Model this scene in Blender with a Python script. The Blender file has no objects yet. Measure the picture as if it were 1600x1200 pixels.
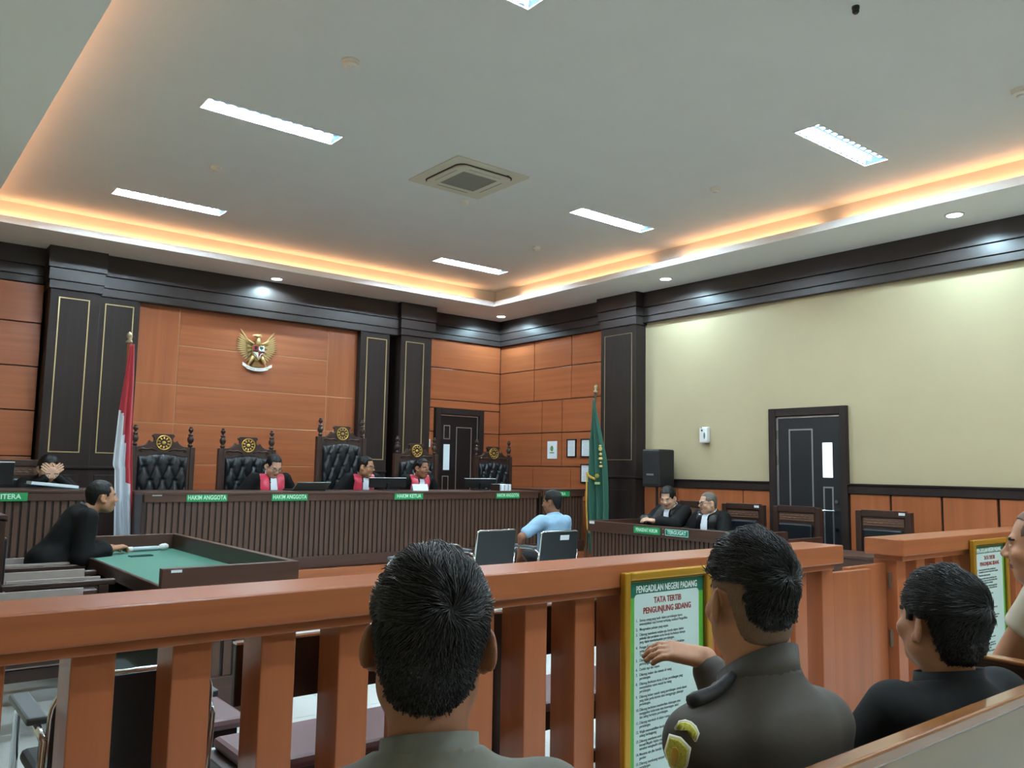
import bpy, bmesh, math, random
import numpy as np
from mathutils import Vector, Matrix, Euler
from mathutils.bvhtree import BVHTree
SC = bpy.context.scene
COL = SC.collection
PI = math.pi
random.seed(7)
rng = np.random.default_rng(7)

# ------------------------------------------------------------------ camera, world, exposure
cam_d = bpy.data.cameras.new('camera'); cam = bpy.data.objects.new('camera', cam_d); COL.objects.link(cam)
cam_d.sensor_fit = 'HORIZONTAL'; cam_d.sensor_width = 36.0; cam_d.lens = 36.0 * 1289.0 / 1600.0
cam_d.clip_start = 0.05
_y, _p, _r = 0.6782, 0.1029, 0.0176
_f = Vector((math.sin(_y)*math.cos(_p), math.cos(_y)*math.cos(_p), math.sin(_p)))
_rt = Vector((math.cos(_y), -math.sin(_y), 0)); _up = _rt.cross(_f)
_R = math.cos(_r)*_rt + math.sin(_r)*_up; _U = -math.sin(_r)*_rt + math.cos(_r)*_up
cam.matrix_world = Matrix(((_R.x, _U.x, -_f.x, 0.0), (_R.y, _U.y, -_f.y, 0.0), (_R.z, _U.z, -_f.z, 1.45), (0, 0, 0, 1)))
SC.camera = cam
world = bpy.data.worlds.new('world'); SC.world = world; world.use_nodes = True
world.node_tree.nodes['Background'].inputs[0].default_value = (0.75, 0.85, 1.0, 1)
world.node_tree.nodes['Background'].inputs[1].default_value = 0.3
SC.view_settings.view_transform = 'Standard'; SC.view_settings.look = 'None'
SC.view_settings.gamma = 1.0; SC.view_settings.use_curve_mapping = False
SC.view_settings.exposure = 0.78
SC.cycles.use_denoising = True
SC.cycles.max_bounces = 8; SC.cycles.diffuse_bounces = 4; SC.cycles.glossy_bounces = 3
SC.cycles.sample_clamp_indirect = 4.0
TROFFER_E = 205.0      # fluorescent tubes
COVE_E = 14.5         # warm cove strips
SPOT_W = 52.0          # recessed downlights

# ------------------------------------------------------------------ materials
def lin(h):
    h = h.lstrip('#'); c = [int(h[i:i+2], 16)/255 for i in (0, 2, 4)]
    return tuple(v/12.92 if v <= .04045 else ((v+.055)/1.055)**2.4 for v in c)
MATS = {}
def mat(name, col, rough=.5, metal=0.0, grain=None, emit=0.0, bump=0.0, spec=.5, noise=0.0, nscale=20, sheen=0.0, alpha=1.0, coat=0.0):
    """col: hex albedo. grain=(sx,sy,sz,amount): stretched noise as wood grain."""
    if name in MATS: return MATS[name]
    m = bpy.data.materials.new(name); m.use_nodes = True; nt = m.node_tree; b = nt.nodes['Principled BSDF']
    c = lin(col) if isinstance(col, str) else col
    b.inputs['Base Color'].default_value = (*c, 1); b.inputs['Roughness'].default_value = rough
    b.inputs['Metallic'].default_value = metal; b.inputs['Specular IOR Level'].default_value = spec
    if coat: b.inputs['Coat Weight'].default_value = coat; b.inputs['Coat Roughness'].default_value = .15
    if sheen: b.inputs['Sheen Weight'].default_value = sheen
    if emit: b.inputs['Emission Color'].default_value = (*c, 1); b.inputs['Emission Strength'].default_value = emit
    if grain or noise or bump:
        tc = nt.nodes.new('ShaderNodeTexCoord'); mp = nt.nodes.new('ShaderNodeMapping'); nz = nt.nodes.new('ShaderNodeTexNoise')
        nt.links.new(tc.outputs['Object'], mp.inputs[0]); nt.links.new(mp.outputs[0], nz.inputs['Vector'])
        nz.inputs['Detail'].default_value = 4
        if grain: mp.inputs['Scale'].default_value = grain[:3]; nz.inputs['Scale'].default_value = 1.0; amt = grain[3]
        else: nz.inputs['Scale'].default_value = nscale; amt = noise
        if amt:
            rp = nt.nodes.new('ShaderNodeValToRGB')
            rp.color_ramp.elements[0].position = .3; rp.color_ramp.elements[1].position = .7
            rp.color_ramp.elements[0].color = (*[v*(1-amt) for v in c], 1); rp.color_ramp.elements[1].color = (*[min(1, v*(1+amt)) for v in c], 1)
            nt.links.new(nz.outputs[0], rp.inputs[0]); nt.links.new(rp.outputs[0], b.inputs['Base Color'])
        if bump:
            bp = nt.nodes.new('ShaderNodeBump'); bp.inputs['Strength'].default_value = bump; bp.inputs['Distance'].default_value = .01
            nt.links.new(nz.outputs[0], bp.inputs['Height']); nt.links.new(bp.outputs[0], b.inputs['Normal'])
    MATS[name] = m; return m

ORANGE_X = mat('orange_laminate_x', '#9d5a37', .29, grain=(.8, 9, 22, .13))
ORANGE_Y = mat('orange_laminate_y', '#9d5a37', .29, grain=(9, .8, 22, .13))
ORANGE_Z = mat('orange_laminate_z', '#9d5a37', .29, grain=(16, 16, .7, .13))
DARK = mat('dark_brown_laminate', '#2c2421', .48, spec=.16, grain=(14, 14, .8, .10))
DARK_CROWN = mat('dark_crown_laminate', '#302826', .40, spec=.4, grain=(1, 1, 20, .08))
DESK = mat('dark_walnut', '#44301f', .4, grain=(2, 2, 26, .16))
DESK = mat('dark_walnut_red', '#472e24', .38, grain=(2, 2, 26, .16))
SLAT = mat('slat_walnut', '#4f372b', .45, grain=(30, 30, 1.2, .15))
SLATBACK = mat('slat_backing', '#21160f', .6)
CHAIRWOOD = mat('carved_dark_wood', '#37241d', .35, grain=(10, 10, 3, .2))
GOLD = mat('brass_inlay', '#d8bf8c', .25, metal=.55)
JOINT = mat('bronze_joint', '#e0a67c', .22, metal=.5)
GOLDM = mat('gilded_metal', '#d0a95a', .35, metal=.85)
SILVER = mat('aluminium_inlay', '#c9cccd', .3, metal=.9)
CHROME = mat('chrome', '#d4d8da', .15, metal=1.0)
CEIL = mat('ceiling_paint', '#d6d8d4', .85, noise=.015, nscale=3)
YELLOW = mat('cream_wall_paint', '#aea080', .8, noise=.02, nscale=2)
LEATHER = mat('black_leather', '#0d1218', .36, bump=.08, nscale=160)
WHITE = mat('white_plastic', '#d8d9d6', .5)
OFFWHITE = mat('ivory_plastic', '#dcd6ca', .55)
PAPER = mat('white_paper', '#dfe6ea', .7)
BLACK = mat('black_plastic', '#0e0f11', .4)
GREEN = mat('green_plate', '#1f8a4c', .45)
GREEN2 = mat('teal_plate', '#17695a', .45)
LETTER = mat('mint_lettering', '#c9f0da', .5)
FELT = mat('green_felt', '#12705c', .9, noise=.06, nscale=60, sheen=.3)
MAROON = mat('maroon_vinyl', '#6a4b4f', .38, bump=.05, nscale=90)
TILE = mat('white_floor_tile', '#dbe0de', .16, noise=.02, nscale=3)
GROUT = mat('grey_grout', '#7b807e', .8)
PEW = mat('varnished_pew_wood', '#8a5a34', .22, grain=(1.2, 14, 14, .18), coat=.6)
PEWBACK = mat('pew_back_panel', '#75603f', .3, grain=(1.2, 14, 14, .10), coat=.3)
GLASSLIT = mat('daylit_glass', '#b9cad2', .2, emit=.22)

# ------------------------------------------------------------------ builders
def link(name, me, m=None, parent=None, loc=None, smooth=False, bev=0.0):
    o = bpy.data.objects.new(name, me); COL.objects.link(o)
    if m is not None and not me.materials: me.materials.append(m)
    if parent is not None: o.parent = parent
    if loc is not None: o.location = loc
    if smooth and len(me.polygons): me.polygons.foreach_set('use_smooth', np.ones(len(me.polygons), bool))
    if bev:
        b = o.modifiers.new('bevel', 'BEVEL'); b.width = bev; b.segments = 2; b.limit_method = 'ANGLE'
    return o
def tag(o, label, cat, group=None, kind=None):
    if label: o['label'] = label
    if cat: o['category'] = cat
    if group: o['group'] = group
    if kind: o['kind'] = kind
    return o
def thing(name, label, cat, loc=(0, 0, 0), rz=0.0, group=None, kind=None):
    o = bpy.data.objects.new(name, None); COL.objects.link(o); o.empty_display_size = .05
    o.location = loc; o.rotation_euler = (0, 0, rz)
    return tag(o, label, cat, group, kind)
def structure(name, label=None, loc=(0, 0, 0)):
    o = thing(name, label, None, loc, kind='structure'); return o
class MB:
    """collects polygons and links them as ONE mesh object; o = origin subtracted from every vertex"""
    def __init__(s, o=(0, 0, 0)): s.v = []; s.f = []; s.o = Vector(o)
    def add(s, vs, fs):
        n = len(s.v); s.v += [tuple(Vector(v) - s.o) for v in vs]; s.f += [tuple(i + n for i in f) for f in fs]; return s
    def box(s, x0, x1, y0, y1, z0, z1, M=None):
        vs = [(x, y, z) for x in (x0, x1) for y in (y0, y1) for z in (z0, z1)]
        if M is not None: vs = [M @ Vector(v) for v in vs]
        return s.add(vs, [(0, 1, 3, 2), (4, 6, 7, 5), (0, 4, 5, 1), (2, 3, 7, 6), (0, 2, 6, 4), (1, 5, 7, 3)])
    def prism(s, poly, d0, d1, axis='y', M=None):
        """poly in the two other axes (x,z for y; y,z for x; x,y for z)"""
        def P(a, b, d): return {'y': (a, d, b), 'x': (d, a, b), 'z': (a, b, d)}[axis]
        n = len(poly); vs = [P(a, b, d0) for a, b in poly] + [P(a, b, d1) for a, b in poly]
        if M is not None: vs = [M @ Vector(v) for v in vs]
        fs = [tuple(range(n)), tuple(range(2*n-1, n-1, -1))] + [(i, i+n, (i+1) % n+n, (i+1) % n) for i in range(n)]
        return s.add(vs, fs)
    def lathe(s, prof, c=(0, 0, 0), seg=16, axis='z', M=None):
        """prof: [(r, h)...]"""
        vs = []; fs = []; n = len(prof)
        for r, h in prof:
            for k in range(seg):
                a = 2*PI*k/seg; x, y = r*math.cos(a), r*math.sin(a)
                vs.append({'z': (c[0]+x, c[1]+y, c[2]+h), 'y': (c[0]+x, c[1]+h, c[2]+y), 'x': (c[0]+h, c[1]+x, c[2]+y)}[axis])
        if M is not None: vs = [M @ Vector(v) for v in vs]
        for i in range(n-1):
            for k in range(seg): fs.append((i*seg+k, i*seg+(k+1) % seg, (i+1)*seg+(k+1) % seg, (i+1)*seg+k))
        fs += [tuple(range(seg-1, -1, -1)), tuple(range((n-1)*seg, n*seg))]
        return s.add(vs, fs)
    def tube(s, pts, r, seg=8):
        pts = [Vector(p) for p in pts]; rs = r if isinstance(r, (list, tuple)) else [r]*len(pts); vs = []; fs = []; up = None
        for i, p in enumerate(pts):
            t = (pts[min(i+1, len(pts)-1)] - pts[max(i-1, 0)]).normalized()
            if up is None: up = t.orthogonal().normalized()
            up = (up - t*up.dot(t)).normalized(); w = t.cross(up)
            for k in range(seg):
                a = 2*PI*k/seg; vs.append(p + rs[i]*(math.cos(a)*up + math.sin(a)*w))
        n = len(pts)
        for i in range(n-1):
            for k in range(seg): fs.append((i*seg+k, i*seg+(k+1) % seg, (i+1)*seg+(k+1) % seg, (i+1)*seg+k))
        fs += [tuple(range(seg-1, -1, -1)), tuple(range((n-1)*seg, n*seg))]
        return s.add(vs, fs)
    def ball(s, c, r, seg=12, rings=8):
        rr = r if isinstance(r, (list, tuple)) else (r, r, r); vs = []; fs = []
        for i in range(rings+1):
            t = PI*i/rings
            for k in range(seg):
                a = 2*PI*k/seg; vs.append((c[0]+rr[0]*math.sin(t)*math.cos(a), c[1]+rr[1]*math.sin(t)*math.sin(a), c[2]-rr[2]*math.cos(t)))
        for i in range(rings):
            for k in range(seg): fs.append((i*seg+k, i*seg+(k+1) % seg, (i+1)*seg+(k+1) % seg, (i+1)*seg+k))
        return s.add(vs, fs)
    def mesh(s, name):
        me = bpy.data.meshes.new(name); me.from_pydata(s.v, [], s.f)
        bm = bmesh.new(); bm.from_mesh(me); bmesh.ops.remove_doubles(bm, verts=bm.verts, dist=1e-6)
        bmesh.ops.recalc_face_normals(bm, faces=bm.faces); bm.to_mesh(me); bm.free(); return me
    def build(s, name, m, parent=None, loc=None, smooth=False, bev=0.0, label=None, kind=None):
        o = link(name, s.mesh(name), m, parent, loc, smooth, bev)
        if label: o['label'] = label
        if kind: o['kind'] = kind
        return o
def box(name, m, b, parent=None, bev=0.0, o=(0, 0, 0), label=None, kind=None):
    return MB(o).box(*b).build(name, m, parent, bev=bev, label=label, kind=kind)
def share(name, me, parent, loc, rot=None):
    o = bpy.data.objects.new(name, me); COL.objects.link(o); o.parent = parent; o.location = loc
    if rot: o.rotation_euler = rot
    return o
def dup(root, loc, rz=None, **tags):
    """copy of a thing with copies of its parts and sub-parts"""
    r = root.copy(); COL.objects.link(r); r.location = loc
    if rz is not None: r.rotation_euler = (0, 0, rz)
    for k, v in tags.items(): r[{'cat': 'category'}.get(k, k)] = v
    for ch in list(root.children):
        c = ch.copy(); COL.objects.link(c); c.parent = r
        for g in list(ch.children):
            d = g.copy(); COL.objects.link(d); d.parent = c
    return r
def text(name, s, size, m, parent, loc, rot, ext=.0008, align='CENTER', sx=1.0, bold=0.0, space=1.0, line=1.0):
    c = bpy.data.curves.new(name, 'FONT'); c.body = s; c.size = size; c.extrude = ext; c.align_x = align; c.align_y = 'CENTER' if align == 'CENTER' else 'TOP'
    c.offset = bold; c.resolution_u = 2; c.space_character = space; c.space_line = line
    c.materials.append(m); o = bpy.data.objects.new(name, c); COL.objects.link(o); o.parent = parent
    me = bpy.data.meshes.new_from_object(o); bpy.data.objects.remove(o); me.name = name
    if sx != 1: me.transform(Matrix.Diagonal((sx, 1, 1, 1)))
    o = bpy.data.objects.new(name, me); COL.objects.link(o); o.parent = parent; o.location = loc; o.rotation_euler = rot
    if not me.materials: me.materials.append(m)
    return o
FACE_S = (PI/2, 0, 0)                 # lettering that faces -y (towards the public)
FACE_W = (PI/2, 0, -PI/2)             # lettering that faces -x

# ------------------------------------------------------------------ room shell
X0, X1, Y0, Y1 = -0.6, 8.43, -3.5, 10.77
ZS, ZT = 3.88, 4.15                     # soffit and tray ceiling
G = .013                                # panel joint
fl = box('floor', GROUT, (X0-.1, X1+.1, Y0-.1, Y1+.1, -.12, -.004)); fl['kind'] = 'structure'
tl = MB().box(.0015, .5985, .0015, .5985, -.006, 0).mesh('floor_tile'); tl.materials.append(TILE)
for i in range(15):
    for j in range(16): share('floor_tile', tl, fl, (-.55+.6*i, 0.4+.6*j, 0))
box('floor_tile', TILE, (X0, X1, Y0, .398, -.006, 0), fl)
ce = structure('ceiling')
LIGHTS = {8.75: (2.45,), 8.81: (6.36,), 6.10: (2.45,), 6.11: (6.29,), 3.45: (2.39,), 3.42: (6.22,), .75: (2.39, 6.22), -1.7: (2.39, 6.22)}
LPOS = [(x, y) for y, xs in LIGHTS.items() for x in xs]
for side, (sx0, sx1) in ((0, (X0, 4.35)), (1, (4.35, X1))):      # ceiling board with an opening for every recessed light
    yy = Y0
    for x, y in sorted([q for q in LPOS if (q[0] > 4.35) == bool(side)], key=lambda q: q[1]):
        box('tray_ceiling', CEIL, (sx0, sx1, yy, y-.104, ZT, ZT+.1), ce)
        box('tray_ceiling', CEIL, (sx0, x-.544, y-.104, y+.104, ZT, ZT+.1), ce); box('tray_ceiling', CEIL, (x+.544, sx1, y-.104, y+.104, ZT, ZT+.1), ce)
        yy = y+.104
    box('tray_ceiling', CEIL, (sx0, sx1, yy, Y1, ZT, ZT+.1), ce)
TX0, TX1, TY0, TY1 = .92, 7.45, -2.4, 9.72   # opening in the soffit
def soffit(z0, z1, ix0, ix1, iy0, iy1, nm, m=CEIL):
    for b in ((X0, ix0, Y0, Y1), (ix1, X1, Y0, Y1), (ix0, ix1, Y0, iy0), (ix0, ix1, iy1, Y1)):
        box(nm, m, (*b, z0, z1), ce)
soffit(ZS, ZS+.075, TX0, TX1, TY0, TY1, 'soffit', mat('soffit_paint_lightened', '#f6f7f4', .8))  # soffit colour lightened to stand in for missing bounce light
CV = .17
soffit(ZS+.075, ZT, TX0-CV, TX1+CV, TY0-CV, TY1+CV, 'cove_side')
# warm light strips lying on the hidden ledge of the cove
WARM = mat('warm_led', (1.0, .47, .21), .5, emit=COVE_E)
def led(x0, x1, y0, y1, label):
    t = thing('cove_light', label, 'light', ((x0+x1)/2, (y0+y1)/2, ZS+.075), group='warm cove light strips')
    MB(t.location).box(x0, x1, y0, y1, ZS+.076, ZS+.09).build('housing', WHITE, t)
    MB(t.location).box(x0+.006, x1-.006, y0+.006, y1-.006, ZS+.0905, ZS+.098).build('glow_strip', WARM, t)
o = CV-.045
led(.98, 7.2, TY1+o-.015, TY1+o+.015, 'warm cove light strip above the eagle emblem wall')
led(TX0-o-.015, TX0-o+.015, -2.3, 9.62, 'warm cove light strip along the left side of the ceiling recess')
for a, b, lb in ((6.7, 9.25, 'warm cove light strip above the green flag corner'), (4.45, 6.25, 'middle warm cove light strip above the cream wall'), (1.2, 4.2, 'warm cove light strip above the nearer cream wall'), (-2.2, 1.0, None)):
    if lb: led(TX1+o-.015, TX1+o+.015, a, b, lb)

# walls
wb = box('wall_back', DARK, (X0-.1, X1+.1, Y1, Y1+.12, 0, ZT)); wb['kind'] = 'structure'
wr = box('wall_right', YELLOW, (X1, X1+.12, Y0-.1, Y1, 0, ZT)); wr['kind'] = 'structure'
wl = box('wall_left', YELLOW, (X0-.12, X0, Y0-.1, Y1, 0, ZT)); wl['kind'] = 'structure'
wf = box('wall_front', YELLOW, (X0, X1, Y0-.1, Y0, 0, ZT)); wf['kind'] = 'structure'
def panel_y(x0, x1, y, z0, z1, parent, t=.03, m=ORANGE_X):     # panel on a wall facing -y
    return box('wood_panel', m, (x0+G/2, x1-G/2, y-t, y, z0+G/2, z1-G/2), parent, bev=.003)
def panel_x(y0, y1, x, z0, z1, parent, t=.03, m=ORANGE_Y):
    return box('wood_panel', m, (x-t, x, y0+G/2, y1-G/2, z0+G/2, z1-G/2), parent, bev=.003)
ROWS = [.35, 1.0, 1.5, 2.015, 2.515, 3.015, 3.47]
for z0, z1 in zip(ROWS, ROWS[1:]):
    if z1 <= 2.02: panel_y(6.82, 7.11, Y1, z0, z1, wb); panel_y(8.04, X1-.03, Y1, z0, z1, wb)
    elif z0 < 2.1: panel_y(6.82, X1-.03, Y1, 2.385, z1, wb); panel_y(6.82, 7.11, Y1, z0, 2.385, wb); panel_y(8.04, X1-.03, Y1, z0, 2.385, wb)
    else: panel_y(6.82, X1-.03, Y1, z0, z1, wb)
    panel_y(X0, 1.66, Y1-.07, z0, z1, wb)
    ys = [8.2, 9.01, 9.87, Y1-.03] if z0 > 2.5 or 0.9 < z0 < 1.4 else [8.2, 9.21, 9.67, Y1-.03]
    for a, b in zip(ys, ys[1:]): panel_x(a, b, X1, z0, z1, wr)
box('panel_backing', DARK, (X0, 1.66, Y1-.07, Y1, .35, 3.6), wb)
# the middle panel field with brass joints
YC = 10.62
box('panel_backing', DARK, (2.6, 5.7, YC, Y1, .35, 3.6), wb)
for x0, x1, zs in ((2.66, 3.16, [.35, .95, 1.44, 1.94, 2.42, 3.4]), (3.16, 5.2, [.35, .95, 1.44, 1.94, 2.42, 2.92, 3.4]), (5.2, 5.66, [.35, .95, 1.44, 1.94, 2.42, 3.4])):
    for z0, z1 in zip(zs, zs[1:]): panel_y(x0, x1, YC, z0, z1, wb, m=ORANGE_Z if x1-x0 < 1 and z0 > 1.9 else ORANGE_X)
    for z in zs[2:-1]: box('brass_joint', JOINT, (x0, x1, YC-.024, YC-.001, z-.0075, z+.0075), wb)
for x in (3.16, 5.2): box('brass_joint', JOINT, (x-.005, x+.005, YC-.025, YC-.001, 1.44, 3.4), wb)
# platform
pf = box('floor_platform', ORANGE_X, (1.0, X1-.03, 8.29, Y1-.03, .001, .35), bev=.004); pf['kind'] = 'structure'
# crown mouldings: three stepped bands with shadow grooves
nt_ = [0]
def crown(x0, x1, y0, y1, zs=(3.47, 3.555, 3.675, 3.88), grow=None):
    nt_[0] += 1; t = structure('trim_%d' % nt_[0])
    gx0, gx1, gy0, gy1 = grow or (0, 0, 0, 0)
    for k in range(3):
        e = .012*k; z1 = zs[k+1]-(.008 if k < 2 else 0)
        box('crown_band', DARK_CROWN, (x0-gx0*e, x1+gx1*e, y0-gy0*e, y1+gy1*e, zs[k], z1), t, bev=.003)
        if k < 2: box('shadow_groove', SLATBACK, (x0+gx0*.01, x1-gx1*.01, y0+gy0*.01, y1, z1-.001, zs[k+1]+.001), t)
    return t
crown(X0, 1.66, 10.64, Y1, grow=(0, 0, 1, 0))
crown(2.22, 6.26, 10.47, Y1, (3.39, 3.49, 3.63, 3.88), grow=(0, 0, 1, 0))
crown(6.83, X1, 10.70, Y1, grow=(0, 0, 1, 0))
crown(8.35, X1, 8.2, 10.70, grow=(1, 0, 0, 0))
crown(8.35, X1, Y0, 7.54, grow=(1, 0, 0, 0))
crown(X0, X0+.08, Y0, 10.64, grow=(0, 1, 0, 0))
# pilasters on the judges' wall
def frame_inlay(x0, x1, z0, z1, y, parent, w=.012, m=GOLD):
    for b in ((x0, x0+w, z0, z1), (x1-w, x1, z0, z1), (x0+w, x1-w, z1-w, z1), (x0+w, x1-w, z0, z0+w)):
        box('inlay_strip', m, (b[0], b[1], y-.006, y+.004, b[2], b[3]), parent)
def pilaster(x0, x1, yf, g, cap, n, label, crownz=None):
    t = thing('pillar', label, None, ((x0+x1)/2, yf, .35), kind='structure')
    o = t.location
    box('shaft', DARK, (x0, x1, yf, Y1, .35, 3.42), t, o=o, bev=.004)
    frame_inlay(g[0]-o[0], g[1]-o[0], 1.55-.35, 3.31-.35, yf-o[1], t)
    box('lower_panel', DARK, (g[0], g[1], yf-.012, yf, .6, 1.3), t, o=o, bev=.006)
    box('waist_moulding', DARK, (x0, x1, yf-.02, yf, 1.37, 1.40), t, o=o, bev=.004)
    if cap:
        for k, (a, b) in enumerate(((3.40, 3.49), (3.497, 3.63), (3.637, 3.88))):
            e = .02+.012*k; box('crown_band', DARK_CROWN, (x0-e, x1+e, yf-e-.01, Y1, a, b), t, o=o, bev=.003)
pilaster(1.68, 2.2, 10.42, (1.77, 2.09), True, 1, 'tall dark pillar with a brass outline behind the clerk hiding the face')
pilaster(2.2, 2.66, 10.49, (2.27, 2.59), False, 2, 'dark pillar with a brass outline behind the red and white flag')
pilaster(5.65, 6.13, 10.49, (5.75, 6.08), False, 3, 'dark brass outlined pillar beside the middle panel field')
pilaster(6.28, 6.82, 10.42, (6.36, 6.68), True, 4, 'dark brass outlined pillar beside the back door')
# pillar on the right wall
t = thing('pillar', 'dark square pillar with a thin brass outline between green flag and cream wall', None, (8.3, 7.9, 0), kind='structure'); o = t.location
box('shaft', DARK, (8.23, X1, 7.56, 8.22, 0, 3.5), t, o=o, bev=.004)
for k, (a, b) in enumerate(((3.44, 3.55), (3.557, 3.675), (3.682, 3.88))):
    e = .014*k; box('crown_band', DARK_CROWN, (8.21-e, X1, 7.54-e, 8.24+e, a, b), t, o=o, bev=.003)
box('waist_moulding', DARK, (8.215, X1, 7.545, 8.23, 1.36, 1.385), t, o=o, bev=.003)
for b in ((7.63, 7.636, 1.6, 3.33), (8.14, 8.146, 1.6, 3.33), (7.63, 8.146, 3.324, 3.33), (7.63, 8.146, 1.6, 1.606)):
    box('inlay_strip', GOLD, (8.226, 8.234, b[0], b[1], b[2], b[3]), t, o=o)
box('lower_panel', DARK, (8.218, 8.23, 7.64, 8.12, .3, 1.2), t, o=o, bev=.005)
# wainscot on the right wall
cap_rail = structure('trim_20')
DOORY = (4.65, 5.61)
for a, b in ((Y0, DOORY[0]), (DOORY[1], 7.56)):
    box('rail_board', DARK, (8.385, X1, a, b, 1.255, 1.355), cap_rail, bev=.004)
    box('rail_ledge', DARK, (8.37, X1, a, b, 1.345, 1.362), cap_rail, bev=.002)
ys = [5.61, 5.99, 6.99, 7.56]
for a, b in zip(ys, ys[1:]): panel_x(a, b, X1, .1, 1.255, wr, m=ORANGE_Z)
ys = [4.65, 4.2, 3.69, 3.18, 2.67, 2.16, 1.65, 1.14, .6, 0, -.6]
for b, a in zip(ys, ys[1:]): panel_x(a+.006, b-.006, X1, .1, 1.255, wr, m=ORANGE_Z)
box('panel_backing', DARK, (8.422, X1, Y0, 7.56, .1, 1.26), wr); box('panel_backing', DARK, (8.422, X1, 8.2, Y1, .35, 3.5), wr); box('baseboard_right', DARK, (8.395, X1, Y0, 7.56, 0, .1))['kind'] = 'structure'

# ------------------------------------------------------------------ doors
def strip_frame(d, P, a0, a1, z0, z1, w=.013):
    for b in ((a0, a0+w, z0, z1), (a1-w, a1, z0, z1), (a0+w, a1-w, z1-w, z1), (a0+w, a1-w, z0, z0+w)): P('inlay_strip', SILVER, *b, -.004, .004)
# back door (faces -y)
d1 = thing('door_1', 'black door with silver outlines behind the row of judge chairs', None, (7.575, Y1-.03, .35), kind='structure')
o = d1.location
for b in ((7.11, 7.2, .35, 2.38), (7.95, 8.04, .35, 2.38), (7.2, 7.95, 2.29, 2.38)): box('door_frame', DARK, (b[0], b[1], Y1-.09, Y1-.001, b[2], b[3]), d1, o=o, bev=.004)
box('door_leaf', BLACK, (7.2, 7.95, Y1-.05, Y1-.003, .36, 2.285), d1, o=o, bev=.003)
def P1(nm, m, a0, a1, z0, z1, d0, d1_): return box(nm, m, (a0, a1, Y1-.05+d0, Y1-.05+d1_, z0, z1), d1, o=o)
strip_frame(d1, P1, 7.52, 7.82, .6, 2.1); strip_frame(d1, P1, 7.28, 7.40, 1.9, 2.12); strip_frame(d1, P1, 7.27, 7.39, .6, 1.33)
P1('glass_pane', GLASSLIT, 7.285, 7.40, 1.42, 1.82, -.003, .004)
P1('edge_strip', SILVER, 7.21, 7.94, 2.268, 2.282, -.006, .0); P1('edge_strip', SILVER, 7.925, 7.94, .36, 2.268, -.006, .0)
MB(o).tube([(7.88, Y1-.05, 1.3), (7.88, Y1-.1, 1.3), (7.78, Y1-.1, 1.3)], .01).build('handle', CHROME, d1)
# right door (faces -x)
d2 = thing('door_2', 'black door with silver outlines and a bright narrow window in cream wall', None, (X1, 5.13, 0), kind='structure')
o2 = d2.location
for b in ((4.65, 4.73, 0, 2.2), (5.52, 5.61, 0, 2.2), (4.73, 5.52, 2.11, 2.2)): box('door_frame', DARK, (8.37, X1-.001, b[0], b[1], b[2], b[3]), d2, o=o2, bev=.004)
box('door_leaf', mat('black_door', '#1c1d20', .4), (8.40, X1-.002, 4.735, 5.50, .005, 2.09), d2, o=o2, bev=.003)
box('edge_strip', SILVER, (8.392, 8.42, 5.495, 5.52, .005, 2.09), d2, o=o2); box('edge_strip', SILVER, (8.392, 8.42, 4.74, 5.51, 2.085, 2.10), d2, o=o2)  # upright silver strip stands in for light showing through the door gap
def P2(nm, m, a0, a1, z0, z1, d0, d1_): return box(nm, m, (8.40+d0, 8.40+d1_, a0, a1, z0, z1), d2, o=o2)
strip_frame(d2, P2, 5.06, 5.36, .35, 1.96, .016); strip_frame(d2, P2, 4.825, 4.945, .2, 1.32, .016)
P2('glass_pane', mat('bright_glass', '#e6f4f8', .2, emit=.85), 4.83, 4.945, 1.42, 1.80, -.003, .005)
MB(o2).tube([(8.40, 4.79, 1.06), (8.35, 4.79, 1.06), (8.35, 4.93, 1.06)], .01).build('handle', CHROME, d2)
MB(o2).lathe([(.022, 0), (.022, -.008)], (8.40, 4.79, 1.16), 12, 'x').build('lock', CHROME, d2)
MB(o2).lathe([(.02, 0), (.02, -.008)], (8.40, 4.79, .86), 12, 'x').build('lock', CHROME, d2)
for z in (.3, 1.55, 1.85): MB(o2).lathe([(.009, 0), (.009, .1)], (8.39, 5.505, z), 8).build('hinge', CHROME, d2)

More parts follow.
